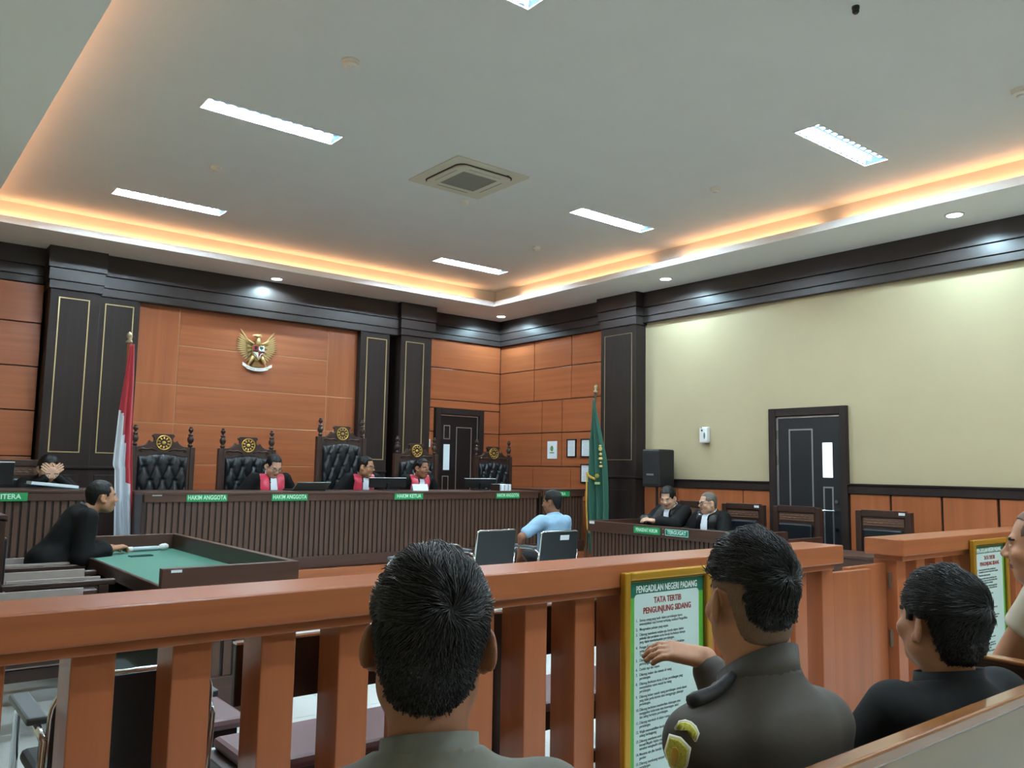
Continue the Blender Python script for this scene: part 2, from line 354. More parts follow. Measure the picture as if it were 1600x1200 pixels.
# ------------------------------------------------------------------ ceiling fixtures
TUBE = mat('fluorescent_tube', (.77, .95, 1.06), .5, emit=TROFFER_E)
REFL = mat('louvre_reflector_glow', (.36, .64, 1.0), .6, emit=.45)  # blue reflection of the tubes is put in as emission
SIDE = mat('side_reflector_glow', (.88, .96, 1.0), .3, emit=2.2)  # side brightness is emission too, standing in for reflected tube light
FIN = mat('louvre_fin', (.9, .97, 1.0), .6, emit=1.0)  # fins glow by emission in place of light caught from the tubes
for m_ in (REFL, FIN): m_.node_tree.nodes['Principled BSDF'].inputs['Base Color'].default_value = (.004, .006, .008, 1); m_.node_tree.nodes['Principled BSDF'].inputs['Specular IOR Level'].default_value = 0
def troffer(x, y, label):
    t = thing('ceiling_light', label, 'light', (x, y, ZT), group='recessed louvre ceiling lights')
    L, W = .555, .115
    fr = MB()
    for b in ((-L, L, -W, -W+.012), (-L, L, W-.012, W), (-L, -L+.012, -W+.012, W-.012), (L-.012, L, -W+.012, W-.012)): fr.box(*b, -.006, -.0005)
    fr.build('frame', WHITE, t)
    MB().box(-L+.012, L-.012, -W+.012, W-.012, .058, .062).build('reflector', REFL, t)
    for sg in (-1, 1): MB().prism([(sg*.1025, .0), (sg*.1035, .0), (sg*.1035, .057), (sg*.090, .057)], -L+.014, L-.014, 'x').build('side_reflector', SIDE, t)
    for sg in (-1, 1): MB().lathe([(.014, -L+.03), (.014, L-.03)], (0, sg*.046, .036), 10, 'x').build('tube', TUBE, t)
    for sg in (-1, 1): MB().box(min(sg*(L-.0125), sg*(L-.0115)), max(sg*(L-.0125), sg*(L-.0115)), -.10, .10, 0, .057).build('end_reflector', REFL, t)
    me = MB().prism([(-.0985, .001), (-.093, .001), (-.052, .055), (-.058, .055)], -.0015, .0015, 'x').add([], []).mesh('louvre_fin')
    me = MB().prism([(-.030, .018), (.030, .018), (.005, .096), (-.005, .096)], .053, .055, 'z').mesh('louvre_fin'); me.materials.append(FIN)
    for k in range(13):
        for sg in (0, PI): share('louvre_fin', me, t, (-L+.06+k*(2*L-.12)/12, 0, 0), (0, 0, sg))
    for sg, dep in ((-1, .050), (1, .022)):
        me = MB().prism([(-.036, sg*.1025), (.036, sg*.1025), (.003, sg*(.1025-dep)), (-.003, sg*(.1025-dep))], .002, .0035, 'z').mesh('blue_glow_blade'); me.materials.append(REFL)  # glowing blue triangles added to imitate the reflection pattern
        for k in range(12): share('blue_glow_blade', me, t, (-L+.065+k*(2*L-.13)/11, 0, 0))
    return t
troffer(2.45, 8.75, 'louvre ceiling light above the flag and clerk desk, back left of the recess')
troffer(6.36, 8.81, 'louvre ceiling light nearest the back corner with the green flag')
troffer(2.45, 6.10, 'louvre ceiling light with visible blue reflectors, left of the air conditioner')
troffer(6.29, 6.11, 'louvre ceiling light right of the air conditioner')
troffer(2.39, 3.45, 'louvre ceiling light cut off by the top edge of the picture')
troffer(6.22, 3.42, 'brightest louvre ceiling light, nearest the cream wall and door')
for x, sd_ in ((2.39, 'left'), (6.22, 'right')):
    for y, rw_ in ((.75, 'over the front pews'), (-1.7, 'at the rear of the public seats')): troffer(x, y, 'louvre ceiling light %s, %s column' % (rw_, sd_))
DISC = mat('downlight_disc', (.85, .96, 1.0), .5, emit=14)
def downlight(x, y, label):
    t = thing('downlight', label, 'light', (x, y, ZS), group='round soffit downlights')
    MB().lathe([(.085, 0), (.085, -.006), (.07, -.010), (.066, -.004)], seg=24).build('ring', WHITE, t)
    MB().lathe([(.065, -.0085), (.064, -.0105)], seg=24).build('lens', DISC, t)
    ld = bpy.data.lights.new('downlight_lamp', 'SPOT'); ld.energy = SPOT_W; ld.color = (.58, .86, 1.0); ld.spot_size = 2.75; ld.spot_blend = .25; ld.shadow_soft_size = .05
    lo = bpy.data.objects.new('lamp', ld); COL.objects.link(lo); lo.parent = t; lo.location = (0, 0, -.03)
downlight(4.24, 10.21, 'round downlight above the eagle emblem')
downlight(8.01, 10.25, 'round downlight in the back corner above the door')
downlight(7.91, 6.76, 'round downlight beside the dark square pillar')
downlight(7.87, 3.25, 'round downlight over the cream wall, nearest to the camera')
downlight(.15, 6.9, 'round downlight over the left wall out of view')
def detector(x, y, r, label, m=OFFWHITE, head=True):
    t = thing('smoke_detector', label, 'smoke detector', (x, y, ZT), group='ceiling detectors')
    MB().lathe([(r, 0), (r, -.012), (r*.9, -.018), (r*.88, -.034), (r*.6, -.042)], seg=20).build('base', m, t, smooth=False)
    if head: MB().lathe([(r*.42, -.042), (r*.42, -.05), (r*.25, -.056)], seg=14).build('sensor', BLACK if m is BLACK else WHITE, t)
detector(2.44, 4.81, .06, 'largest smoke detector, above and right of the blue tinted left light')
detector(2.45, 7.41, .05, 'smoke detector between the two left ceiling lights')
detector(6.38, 7.49, .05, 'smoke detector between the two back right ceiling lights')
detector(6.27, 4.75, .05, 'smoke detector between the two lights nearest the cream wall')
detector(4.70, 6.66, .045, 'flat round fitting touching the near corner of the air conditioner')
detector(6.2, 2.09, .06, 'smoke detector at the right edge near the top')
detector(4.36, 2.3, .022, 'tiny dark sprinkler head near the top edge', BLACK, False)
# air conditioner cassette
t = thing('air_conditioner', 'square ivory ceiling cassette air conditioner with a grey grille', 'air conditioner', (4.35, 6.1, ZT))
def rrect(w, h, r, n=6):
    pts = []
    for cx, cy, a0 in ((w-r, h-r, 0), (-w+r, h-r, PI/2), (-w+r, -h+r, PI), (w-r, -h+r, 1.5*PI)):
        for k in range(n+1): a = a0+PI/2*k/n; pts.append((cx+r*math.cos(a), cy+r*math.sin(a)))
    return pts
ACM = mat('ivory_ac', '#c4bfab', .5)
MB().prism(rrect(.41, .41, .02), -.012, 0, 'z').build('panel', ACM, t, bev=.003)
MB().prism(rrect(.315, .315, .09), -.018, -.0125, 'z').build('slot_ring', BLACK, t)
MB().prism(rrect(.305, .305, .085), -.034, -.0185, 'z').build('cover', ACM, t, bev=.004)
MB().box(-.19, .19, -.19, .19, -.0365, -.0345).build('grille', mat('grey_grille', '#77756a', .6), t)
me = MB().box(-.185, .185, -.0025, .0025, -.039, -.0368).mesh('grille_bar'); me.materials.append(mat('grille_bar_grey', '#8a877a', .6))
for k in range(20): share('grille_bar', me, t, (0, -.18+k*.019, 0))
for a in range(4):
    M = Matrix.Rotation(a*PI/2, 4, 'Z')
    MB().box(-.17, .17, .262, .292, -.036, -.0335, M).build('flap', ACM, t, bev=.002)
    MB().box(-.175, .175, .256, .261, -.0355, -.0338, M).build('flap_gap', BLACK, t)
box('lamp_window', BLACK, (.2, .23, -.33, -.32, -.0145, -.0125), t)

# ------------------------------------------------------------------ desks with vertical slats
def slats_y(x0, x1, y, z0, z1, parent, o, pitch=.06, w=.041, d=.013):
    """row of separate slats on a face that looks to -y"""
    me = MB().box(-w/2, w/2, -d, 0, 0, z1-z0).mesh('slat'); me.materials.append(SLAT)
    n = int(round((x1-x0)/pitch)); p = (x1-x0)/n
    for k in range(n): share('slat', me, parent, (x0+p*(k+.5)-o[0], y-o[1], z0-o[2]))
def slats_x(y0, y1, x, z0, z1, parent, o, pitch=.06, w=.041, d=.013):
    me = MB().box(-d, 0, -w/2, w/2, 0, z1-z0).mesh('slat'); me.materials.append(SLAT)
    n = int(round((y1-y0)/pitch)); p = (y1-y0)/n
    for k in range(n): share('slat', me, parent, (x-o[0], y0+p*(k+.5)-o[1], z0-o[2]))
def sticker(parent, o, b): return box('label_sticker', PAPER, b, parent, o=o)

# judges' bench
t = thing('judge_bench', 'long dark slatted judges bench on the raised platform', 'bench', (4.75, 8.35, .35)); o = t.location
box('top', DESK, (2.25, 7.22, 8.33, 9.05, 1.145, 1.17), t, o=o, bev=.004)
box('fascia', DESK, (2.26, 7.2, 8.34, 8.37, 1.075, 1.145), t, o=o, bev=.003)
box('backing', SLATBACK, (2.28, 7.2, 8.372, 8.40, .36, 1.075), t, o=o)
box('end_panel', CHAIRWOOD, (2.25, 2.28, 8.37, 9.05, .36, 1.145), t, o=o, bev=.003)
box('end_panel', CHAIRWOOD, (7.18, 7.21, 8.41, 9.05, .36, 1.145), t, o=o, bev=.003)
box('plinth', DESK, (2.27, 7.2, 8.345, 8.37, .36, .48), t, o=o, bev=.003)
slats_y(2.29, 7.19, 8.371, .482, 1.074, t, o)
sticker(t, o, (2.33, 2.42, 8.338, 8.3395, 1.135, 1.158))
t = thing('side_desk', 'shorter slightly taller slatted desk at the right end of the judges bench', 'desk', (7.62, 8.31, .35)); o = t.location
box('top', DESK, (7.24, 8.02, 8.295, 8.95, 1.17, 1.195), t, o=o, bev=.004)
box('fascia', DESK, (7.25, 8.01, 8.30, 8.33, 1.095, 1.17), t, o=o, bev=.003)
box('backing', SLATBACK, (7.26, 8.0, 8.332, 8.36, .36, 1.095), t, o=o)
for x in (7.24, 7.99): box('end_panel', CHAIRWOOD, (x, x+.03, 8.36, 8.95, .36, 1.17), t, o=o, bev=.003)
box('plinth', DESK, (7.25, 8.01, 8.305, 8.33, .36, .5), t, o=o, bev=.003)
slats_y(7.26, 8.0, 8.331, .502, 1.094, t, o, pitch=.053, w=.036)
# clerk's desk on the left
t = thing('clerk_desk', 'dark slatted clerk desk left of the red and white flag', 'desk', (1.0, 8.2, .35)); o = t.location
box('top', DESK, (.1, 1.86, 8.18, 8.85, 1.175, 1.2), t, o=o, bev=.004)
box('fascia', DESK, (.11, 1.85, 8.19, 8.22, 1.105, 1.175), t, o=o, bev=.003)
box('backing', SLATBACK, (.12, 1.84, 8.222, 8.25, .36, 1.105), t, o=o)
for x in (.11, 1.82): box('end_panel', CHAIRWOOD, (x, x+.03, 8.25, 8.85, .36, 1.175), t, o=o, bev=.003)
box('plinth', DESK, (.12, 1.84, 8.195, 8.22, .36, .48), t, o=o, bev=.003)
slats_y(.13, 1.83, 8.221, .482, 1.104, t, o)
sticker(t, o, (1.80, 1.84, 8.188, 8.1895, 1.13, 1.16))
# prosecutors' table: felt top, rims on three sides, open towards -x
t = thing('counsel_table', 'dark wooden counsel table with a sunken green felt top and raised rims', 'table', (1.9, 6.1, 0)); o = t.location
TY0_, TY1_ = 4.88, 7.3
box('felt_top', FELT, (1.5, 2.21, 4.93, 7.25, .715, .74), t, o=o)
box('front_edge', CHAIRWOOD, (1.47, 1.4995, 4.93, 7.25, .66, .745), t, o=o, bev=.004)
box('rim', DESK, (1.44, 2.26, TY0_, 4.93, .62, .86), t, o=o, bev=.004)
box('rim', DESK, (1.5, 2.26, 7.25, TY1_, .62, .86), t, o=o, bev=.004)
box('rim', DESK, (2.21, 2.26, 4.93, 7.25, .62, .86), t, o=o, bev=.004)
box('backing', SLATBACK, (1.47, 2.24, 4.92, 4.95, .06, .62), t, o=o)
box('backing', SLATBACK, (2.2, 2.235, 4.95, 7.25, .06, .62), t, o=o)
box('end_panel', CHAIRWOOD, (1.5, 2.2, 7.24, 7.27, .01, .62), t, o=o)
box('plinth', DESK, (1.46, 2.25, 4.895, 4.92, .0, .22), t, o=o, bev=.003)
slats_y(1.47, 2.22, 4.919, .222, .619, t, o, pitch=.066, w=.046)
box('corner_post', CHAIRWOOD, (2.2, 2.25, 4.895, 4.92, .22, .62), t, o=o)
sticker(t, o, (1.49, 1.55, 4.878, 4.8795, .835, .85))
# lawyers' desk
t = thing('lawyer_desk', 'dark slatted lawyers desk with green plates in front of the two seated lawyers', 'desk', (6.9, 5.8, 0)); o = t.location
LX, LA, LB = 6.74, 4.72, 6.93
box('rim', DESK, (LX, LX+.05, LA, LB, .76, .88), t, o=o, bev=.004)
box('rim', DESK, (LX+.05, 7.75, LB-.05, LB, .76, .88), t, o=o, bev=.004)
box('rim', DESK, (LX+.05, 7.35, LA, LA+.05, .76, .88), t, o=o, bev=.004)
box('desktop', DESK, (LX+.05, 7.35, LA+.05, LB-.05, .72, .76), t, o=o)
box('backing', SLATBACK, (LX+.045, LX+.075, LA+.01, LB-.01, .03, .755), t, o=o)
box('end_panel', CHAIRWOOD, (LX+.075, 7.35, LB-.04, LB-.01, .0, .755), t, o=o)
box('end_panel', CHAIRWOOD, (LX+.075, 7.3, LA+.01, LA+.04, .0, .715), t, o=o)
box('plinth', DESK, (LX+.02, LX+.043, LA+.01, LB-.01, 0, .1), t, o=o)
slats_x(LA+.02, LB-.02, LX+.044, .102, .758, t, o, pitch=.055, w=.038)
sticker(t, o, (LX-.002, LX-.0005, LB-.11, LB-.03, .845, .875))
for z in (.80, .855): MB(o).lathe([(.007, 0), (.007, -.004)], (LX, 5.80, z), 10, 'x').build('screw_cap', SILVER, t)
# low side table behind the gate
t = thing('side_table', 'plain brown side table with a raised back board seen over the gate', 'table', (7.2, 3.8, 0)); o = t.location
box('table_top', DESK, (6.95, 7.42, 3.3, 4.3, .72, .75), t, o=o, bev=.004)
box('apron', DESK, (6.97, 7.0, 3.32, 4.28, .55, .72), t, o=o, bev=.003)
box('back_board', DESK, (6.75, 7.3, 4.31, 4.34, .45, .86), t, o=o, bev=.003)
for x, y in ((7.0, 3.35), (7.0, 4.22), (7.36, 3.35), (7.36, 4.22)): box('leg', CHAIRWOOD, (x, x+.05, y, y+.05, 0, .72), t, o=o)

# ------------------------------------------------------------------ green plates
def plate_s(x0, x1, y, zc, s, label, h=.078, m=GREEN, ts=1.0):
    t = thing('name_plate', label, 'name plate', ((x0+x1)/2, y, zc), group='green name plates')
    MB().box(-(x1-x0)/2, (x1-x0)/2, -.008, 0, -h/2, h/2).build('board', m, t, bev=.001)
    text('lettering', s, h*.78, LETTER, t, (0, -.0085, 0), FACE_S, sx=ts, bold=.0012); return t
def plate_w(y0, y1, x, zc, s, label, h=.072, m=GREEN, ts=1.0, border=False):
    t = thing('name_plate', label, 'name plate', (x, (y0+y1)/2, zc), group='green name plates')
    w = (y1-y0)/2
    MB().box(-.008, 0, -w, w, -h/2, h/2).build('board', m, t, bev=.001)
    if border:
        e = .004
        for b in ((-w+e, w-e, h/2-2*e, h/2-e), (-w+e, w-e, -h/2+e, -h/2+2*e), (-w+e, -w+2*e, -h/2+2*e, h/2-2*e), (w-2*e, w-e, -h/2+2*e, h/2-2*e)): box('border_line', LETTER, (-.0088, -.0079, *b), t)
    text('lettering', s, h*.74, LETTER, t, (-.0085, 0, 0), FACE_W, sx=ts, bold=.001); return t
plate_s(2.65, 3.05, 8.339, 1.115, 'HAKIM ANGGOTA', 'green plate reading HAKIM ANGGOTA below the leftmost empty judge chair', ts=.74)
plate_s(3.52, 3.92, 8.339, 1.115, 'HAKIM ANGGOTA', 'green plate reading HAKIM ANGGOTA below the judge looking down', ts=.74)
plate_s(5.0, 5.39, 8.339, 1.115, 'HAKIM KETUA', 'green plate reading HAKIM KETUA', ts=.84)
plate_s(6.49, 6.87, 8.339, 1.115, 'HAKIM ANGGOTA', 'green plate reading HAKIM ANGGOTA below the white binders', ts=.70)
plate_s(7.32, 7.72, 8.299, 1.13, 'PANITERA', 'green plate half hidden behind the head of the man in blue', h=.07)
plate_s(.90, 1.265, 8.189, 1.142, 'PANITERA', 'green plate reading PANITERA on the clerk desk, cut by the left edge', h=.076, ts=.98)
plate_w(5.84, 6.21, LX-.0005, .825, 'PENASEHAT HUKUM', 'light green plate reading PENASEHAT HUKUM', ts=.62)
plate_w(5.46, 5.77, LX-.0005, .825, 'TERGUGAT', 'bordered dark green plate reading TERGUGAT', m=GREEN2, border=True, ts=.9)

# ------------------------------------------------------------------ judges' chairs
def leather_back(w, z0, z1, arch, rows, cols, bulge=.045):
    """tufted cushion in x,z facing -y"""
    nx, nz = 44, max(30, int(44*(z1-z0)/(2*w))); vs = []; fs = []
    H = z1-z0; btn = []
    for r in range(rows):
        for c in range(cols + (r % 2)):
            bx = (-.5+(c+(.5 if r % 2 == 0 else 0)+.5-.5)/cols)*2*w if True else 0
            bx = -w + 2*w*((c+.5) if r % 2 == 0 else c)/cols
            bz = z1 - H*(r+.8)/(rows+.3)
            if abs(bx) < w*.97: btn.append((bx, bz))
    dx, dz = w/cols, H/(rows+.3)
    for j in range(nz+1):
        for i in range(nx+1):
            u, v = i/nx*2-1, j/nz
            x = u*w; top = z1 + arch*(math.cos(u*PI)*.5+.5) ; z = z0 + (top-z0)*v
            e = min(1, (1-abs(u))*7, v*9, (1-v)*9); e = math.sqrt(max(0, e*(2-e)))
            h = bulge*e; k = 0; zz = z0 + H*v
            for bx, bz in btn:
                d2 = (x-bx)**2+(zz-bz)**2
                if d2 < .01: k = max(k, math.exp(-d2/.00055))
                ax, az = abs(x-bx), abs(zz-bz)
                if ax < dx and az < dz:
                    dd = abs(ax/dx-az/dz)*dx*.7; k = max(k, .5*math.exp(-(dd/.011)**2))
            vs.append((x, -h*(1-.8*k), z)); 
    for j in range(nz):
        for i in range(nx): a = j*(nx+1)+i; fs.append((a, a+1, a+nx+2, a+nx+1))
    mb = MB(); mb.add(vs, fs)
    # closed back
    ring = [j*(nx+1) for j in range(nz+1)] + [nz*(nx+1)+i for i in range(1, nx+1)] + [j*(nx+1)+nx for j in range(nz-1, -1, -1)] + list(range(nx-1, 0, -1))
    mb.add([(x, .012, z) for x, y, z in (vs[k] for k in ring)], [tuple(range(len(ring)))])
    n0 = (nx+1)*(nz+1)
    for k in range(len(ring)): mb.f.append((ring[k], ring[(k+1) % len(ring)], n0+(k+1) % len(ring), n0+k))
    return mb
def medallion(r, parent, loc):
    """gilt ring with a lobed flower and eight rays"""
    t = MB()
    seg = 28
    prof = [(r*.84, -.004), (r*.86, -.012), (r*.94, -.014), (r, -.010), (r, 0), (r*.84, 0)]
    vs = []; fs = []
    for q, h in prof:
        for k in range(seg): a = 2*PI*k/seg; vs.append((q*math.cos(a), h, q*math.sin(a)))
    for i in range(len(prof)):
        for k in range(seg): fs.append((i*seg+k, i*seg+(k+1) % seg, ((i+1) % len(prof))*seg+(k+1) % seg, ((i+1) % len(prof))*seg+k))
    t.add(vs, fs); ring = t.build('medallion_ring', GOLDM, parent, loc)
    MB().lathe([(r*.85, 0), (r*.85, -.003)], seg=24, axis='y').build('medallion_ground', SLATBACK, ring)
    for k in range(10):
        a = 2*PI*k/10+.3; M = Matrix.Rotation(-a, 4, 'Y') @ Matrix.Translation((r*.62, -.006, 0))
        b = MB().ball((0, 0, 0), (r*.2, .006, r*.12), 8, 6); b.v = [tuple(M @ Vector(v)) for v in b.v]; b.build('medallion_petal', GOLDM, ring)
    MB().ball((0, -.006, 0), (r*.28, .009, r*.24), 10, 6).build('medallion_boss', GOLDM, ring)
    MB().ball((0, -.008, r*.4), (r*.26, .007, r*.14), 10, 6).build('medallion_leaf', CHAIRWOOD, ring)
    return ring
FIN_PROF = [(.022, 0), (.022, .012), (.032, .018), (.024, .03), (.016, .042), (.03, .06), (.037, .085), (.033, .11), (.018, .125), (.03, .135), (.03, .142), (.014, .15), (.012, .165), (.024, .178), (.029, .19), (.027, .205), (.014, .212), (.02, .218), (.017, .228), (.003, .234)]
def judge_chair(x, y, dz, label):
    t = thing('judge_chair', label, 'chair', (x, y, .35), group='carved judge chairs')
    PW = .055; top = 1.28+dz; hw = .315
    for s in (-1, 1):
        p = MB().box(s*hw-PW/2, s*hw+PW/2, -.03, .03, .0, top).build('back_post', CHAIRWOOD, t, bev=.005)
        MB().lathe(FIN_PROF, (s*hw*.93, 0, top), 14).build('finial', CHAIRWOOD, p, smooth=True)
    ct = top+.14
    half = [(.10, 0), (.122, -.022), (.10, -.045), (.098, -.075), (.118, -.09), (.135, -.085), (.147, -.072), (.16, -.095), (.185, -.12), (.215, -.135), (.287, -.142)]
    poly = [(a, ct+b) for a, b in half] + [(.287, ct-.30), (-.287, ct-.30)] + [(-a, ct+b) for a, b in reversed(half)]
    MB().prism(poly, -.022, .022, 'y').build('crest_rail', CHAIRWOOD, t, bev=.004)
    for s in (-1, 1):
        sc = MB().tube([(s*.06, -.024, ct-.19), (s*.12, -.026, ct-.165), (s*.17, -.026, ct-.175), (s*.22, -.026, ct-.165), (s*.25, -.025, ct-.185), (s*.22, -.024, ct-.20)], [.008, .011, .009, .012, .010, .005], 6)
        sc.build('carved_scroll', CHAIRWOOD, t, smooth=True)
    medallion(.082, t, (0, -.023, ct-.098))
    ltop = ct-.245
    leather_back(.262, .52, ltop, .03, 4 + (1 if dz > .1 else 0), 4).build('tufted_back', LEATHER, t, (0, -.022, 0), smooth=True)
    MB().box(-.287, .287, -.02, .02, .42, ltop).build('back_panel', CHAIRWOOD, t)
    MB().box(-.28, .28, -.52, -.04, .40, .47).build('seat', LEATHER, t, bev=.02)
    MB().box(-.30, .30, -.54, -.031, .33, .40).build('seat_frame', CHAIRWOOD, t, bev=.006)
    for s in (-1, 1):
        MB().box(s*.315-.03, s*.315+.03, -.5, -.03, .63, .67).build('armrest', CHAIRWOOD, t, bev=.01)
        MB().box(s*.315-.022, s*.315+.022, -.5, -.455, 0, .63).build('front_leg', CHAIRWOOD, t, bev=.004)
    return t
judge_chair(2.735, 9.5, 0, 'carved judge chair with black tufted leather, empty, beside the red and white flag')
judge_chair(3.685, 9.5, 0, 'carved judge chair behind the judge who looks down')
judge_chair(4.895, 9.5, .185, 'tallest carved judge chair, in the middle of the row')
judge_chair(6.01, 9.5, 0, 'carved judge chair in front of the pillar, behind the judge without glasses')
judge_chair(7.32, 9.5, 0, 'carved judge chair, empty, in front of the black back door')

# ------------------------------------------------------------------ things on the judges' bench
def monitor(x, y, z, w, h, label, group=None, tilt=.08):
    t = thing('monitor', label, 'monitor', (x, y, z), group=group)
    M = Matrix.Translation((0, 0, .035)) @ Matrix.Rotation(tilt, 4, 'X')
    MB().box(-w/2, w/2, -.03, 0, 0, h, M).build('casing', BLACK, t, bev=.006)
    MB().box(-w/2+.01, w/2-.01, .0, .003, .01, h-.01, M).build('screen', mat('dark_screen', '#16191d', .1), t)
    MB().box(-w/2, w/2, -.032, .002, h, h+.004, M).build('top_edge', mat('light_edge', '#cfd4d6', .4), t)
    MB().box(-.02, .02, -.045, -.03, -.02, h*.5, M).build('stand', BLACK, t)
    MB().box(-.1, .1, -.09, .06, -.035, -.025, Matrix.Translation((0, 0, .035))).build('base', BLACK, t, bev=.003)
    return t
monitor(5.13, 8.74, 1.17, .50, .115, 'black monitor with a bright top edge in front of the presiding judge')
monitor(6.52, 8.74, 1.17, .50, .115, 'black monitor in front of the right empty judge chair')
t = thing('laptop', 'open dark laptop with a grey lid beside the judge looking down', 'laptop', (4.1, 8.68, 1.17))
MB().box(-.2, .2, .0, .26, 0, .016).build('keyboard_base', BLACK, t, bev=.003)
MB().box(-.2, .2, 0, .012, 0, .15, Matrix.Translation((0, -.005, .01)) @ Matrix.Rotation(1.0, 4, 'X')).build('lid', mat('grey_lid', '#66706c', .4), t, bev=.003)
t = thing('microphone', 'small black desk microphone by the laptop on the judges bench', 'microphone', (4.22, 9.0, 1.17))
MB().lathe([(.035, 0), (.03, .015), (.012, .02)], seg=14).build('base', BLACK, t)
MB().tube([(0, 0, .015), (0, 0, .05), (.01, -.02, .08), (.02, -.04, .085)], .006).build('gooseneck', BLACK, t)
MB().ball((.03, -.06, .082), (.014, .024, .014)).build('capsule', BLACK, t, smooth=True)
t = thing('desk_card', 'white folded card with green print standing before the judge without glasses', 'card', (5.53, 8.6, 1.17))
MB().prism([(-.0, 0), (.002, 0), (.03, .075), (.06, 0), (.062, 0), (.031, .079), (.029, .079)], -.11, .11, 'x').build('folded_card', PAPER, t)
MB().box(-.08, .07, -.002, .0, .01, .03, Matrix.Translation((0, .005, .005)) @ Matrix.Rotation(-.38, 4, 'X')).build('green_print', mat('pale_green_print', '#7d9c7c', .7), t)
for k in range(3):
    t = thing('binder', ['white binder, leftmost of three on the judges bench', 'white binder in the middle of three on the judges bench', 'white binder, rightmost of three on the judges bench'][k], 'binder', (6.63+k*.062, 8.40, 1.17), group='white binders on the judges bench')
    MB().box(-.029, .029, 0, .2, 0, .085).build('cover', PAPER, t, bev=.003)
    MB().box(-.02, -.012, -.0015, 0, .005, .08).build('spine_stripe', mat('grey_stripe', '#5b6a70', .5), t)
    if k == 0: MB().box(-.0305, -.029, .0, .2, 0, .085).build('side_board', CHAIRWOOD, t)
# clerk desk things
t = monitor(.98, 8.5, 1.2, .42, .2, 'black monitor at the left edge on the clerk desk')
t = thing('folder', 'pale blue paper folder lying on the clerk desk', 'folder', (1.5, 8.48, 1.2))
MB().box(-.2, .2, -.14, .14, 0, .004, Matrix.Rotation(.1, 4, 'Y')).build('back_cover', mat('blue_folder', '#4d8aa0', .6), t, loc=(0, 0, .022))
MB().box(-.19, .19, -.135, .13, .005, .028, Matrix.Rotation(.1, 4, 'Y')).build('papers', PAPER, t, loc=(0, 0, .022))
# counsel table things
t = thing('megaphone_microphone', 'long white and black handheld device on the green felt', 'microphone', (1.98, 7.12, .74), rz=.06)
MB().lathe([(.016, -.16), (.02, -.155), (.02, -.12)], (0, 0, .02), 12, 'x').build('white_cap', WHITE, t)
MB().lathe([(.017, -.12), (.019, .05), (.017, .09)], (0, 0, .02), 12, 'x').build('handle', mat('steel_tube', '#aab6bb', .35, metal=.2), t)
MB().lathe([(.018, .09), (.026, .11), (.028, .14), (.018, .16)], (0, 0, .028), 12, 'x').build('head', WHITE, t)
t['label'] = 'white and steel handheld microphone lying on the green felt'; t.name = 'handheld_microphone'
t = thing('smartphone', 'dark glossy smartphone lying flat on the green felt', 'phone', (1.83, 6.75, .74), rz=.05)
MB().prism(rrect(.085, .04, .012), 0, .008, 'z').build('body', BLACK, t, bev=.002)
MB().prism(rrect(.08, .036, .01), .0081, .0088, 'z').build('screen', mat('phone_screen', '#1f6e66', .08), t)

# ------------------------------------------------------------------ flags
def flag_stand(name, label, base, top, dark):
    t = thing(name, label, 'flag', base)
    d = Vector(top)-Vector(base); L = d.length; q = d.to_track_quat('Z', 'Y').to_matrix().to_4x4()
    MB().lathe([(.10, 0), (.10, .03), (.05, .05), (.03, .12)], seg=20).build('base', CHAIRWOOD if dark else GOLDM, t)
    b = MB().lathe([(.017, .05), (.017, L-.12)], seg=10, M=q); b.build('pole', mat('pole_wood', '#8a4f30', .4) if not dark else mat('pole_dark', '#4a3a26', .4), t)
    b = MB().lathe([(.03, L-.12), (.034, L-.1), (.02, L-.085), (.012, L-.08), (.03, L-.05), (.022, L-.02), (.002, L)], seg=12, M=q); b.build('spear_finial', mat('bronze_finial', '#9b8a6e', .35, metal=.7), t, smooth=True)
    return t
def cloth(parent, name, left, right, split, mats, nu=46, nv=70, amp=.035, folds=5, yoff=0.0, th=.004):
    """hanging cloth: left/right are lists of (z, x) outlines in local coordinates; pleats run down the cloth"""
    lz = np.array(sorted(left)); rz_ = np.array(sorted(right)); vs = []; fs = []; mi = []
    zt, zb = max(lz[:, 0].max(), rz_[:, 0].max()), min(lz[:, 0].min(), rz_[:, 0].min())
    for j in range(nv+1):
        v = j/nv; z = zt+(zb-zt)*v
        a, b = np.interp(z, lz[:, 0], lz[:, 1]), np.interp(z, rz_[:, 0], rz_[:, 1])
        for i in range(nu+1):
            u = i/nu; w = min(1, (b-a)/.15)
            vs.append((a+(b-a)*u, yoff+amp*w*math.sin(u*folds*2*PI+.6*math.sin(v*3))*(.5+.5*v)+.012*math.sin(7*v+5*u), z - .015*math.sin(u*9)*v))
    for j in range(nv):
        for i in range(nu):
            k = j*(nu+1)+i; fs.append((k, k+1, k+nu+2, k+nu+1)); mi.append(split((i+.5)/nu, (j+.5)/nv))
    me = bpy.data.meshes.new(name); me.from_pydata(vs, [], fs)
    for m in mats: me.materials.append(m)
    me.polygons.foreach_set('material_index', mi)
    ob = link(name, me, None, parent, smooth=True); s = ob.modifiers.new('solid', 'SOLIDIFY'); s.thickness = th; return ob
RED = mat('flag_red', '#a31f2c', .75, sheen=.2); FWHITE = mat('flag_white', '#c6cdd6', .8, sheen=.2)
bx, by = 2.14, 8.75
t = flag_stand('national_flag', 'red and white flag hanging from a pole between clerk desk and judges bench', (bx, by, .35), (bx-.005, by, 2.75), False)
def rw(u, v):
    b = .335 if u < .30 else (.47 if u < .55 else (.52 if u < .62 else .72 if u < .86 else .99))
    b += .1*max(0, u-.0) if u < .3 else 0
    return 0 if v < b else 1
z_ = lambda z: z-.35
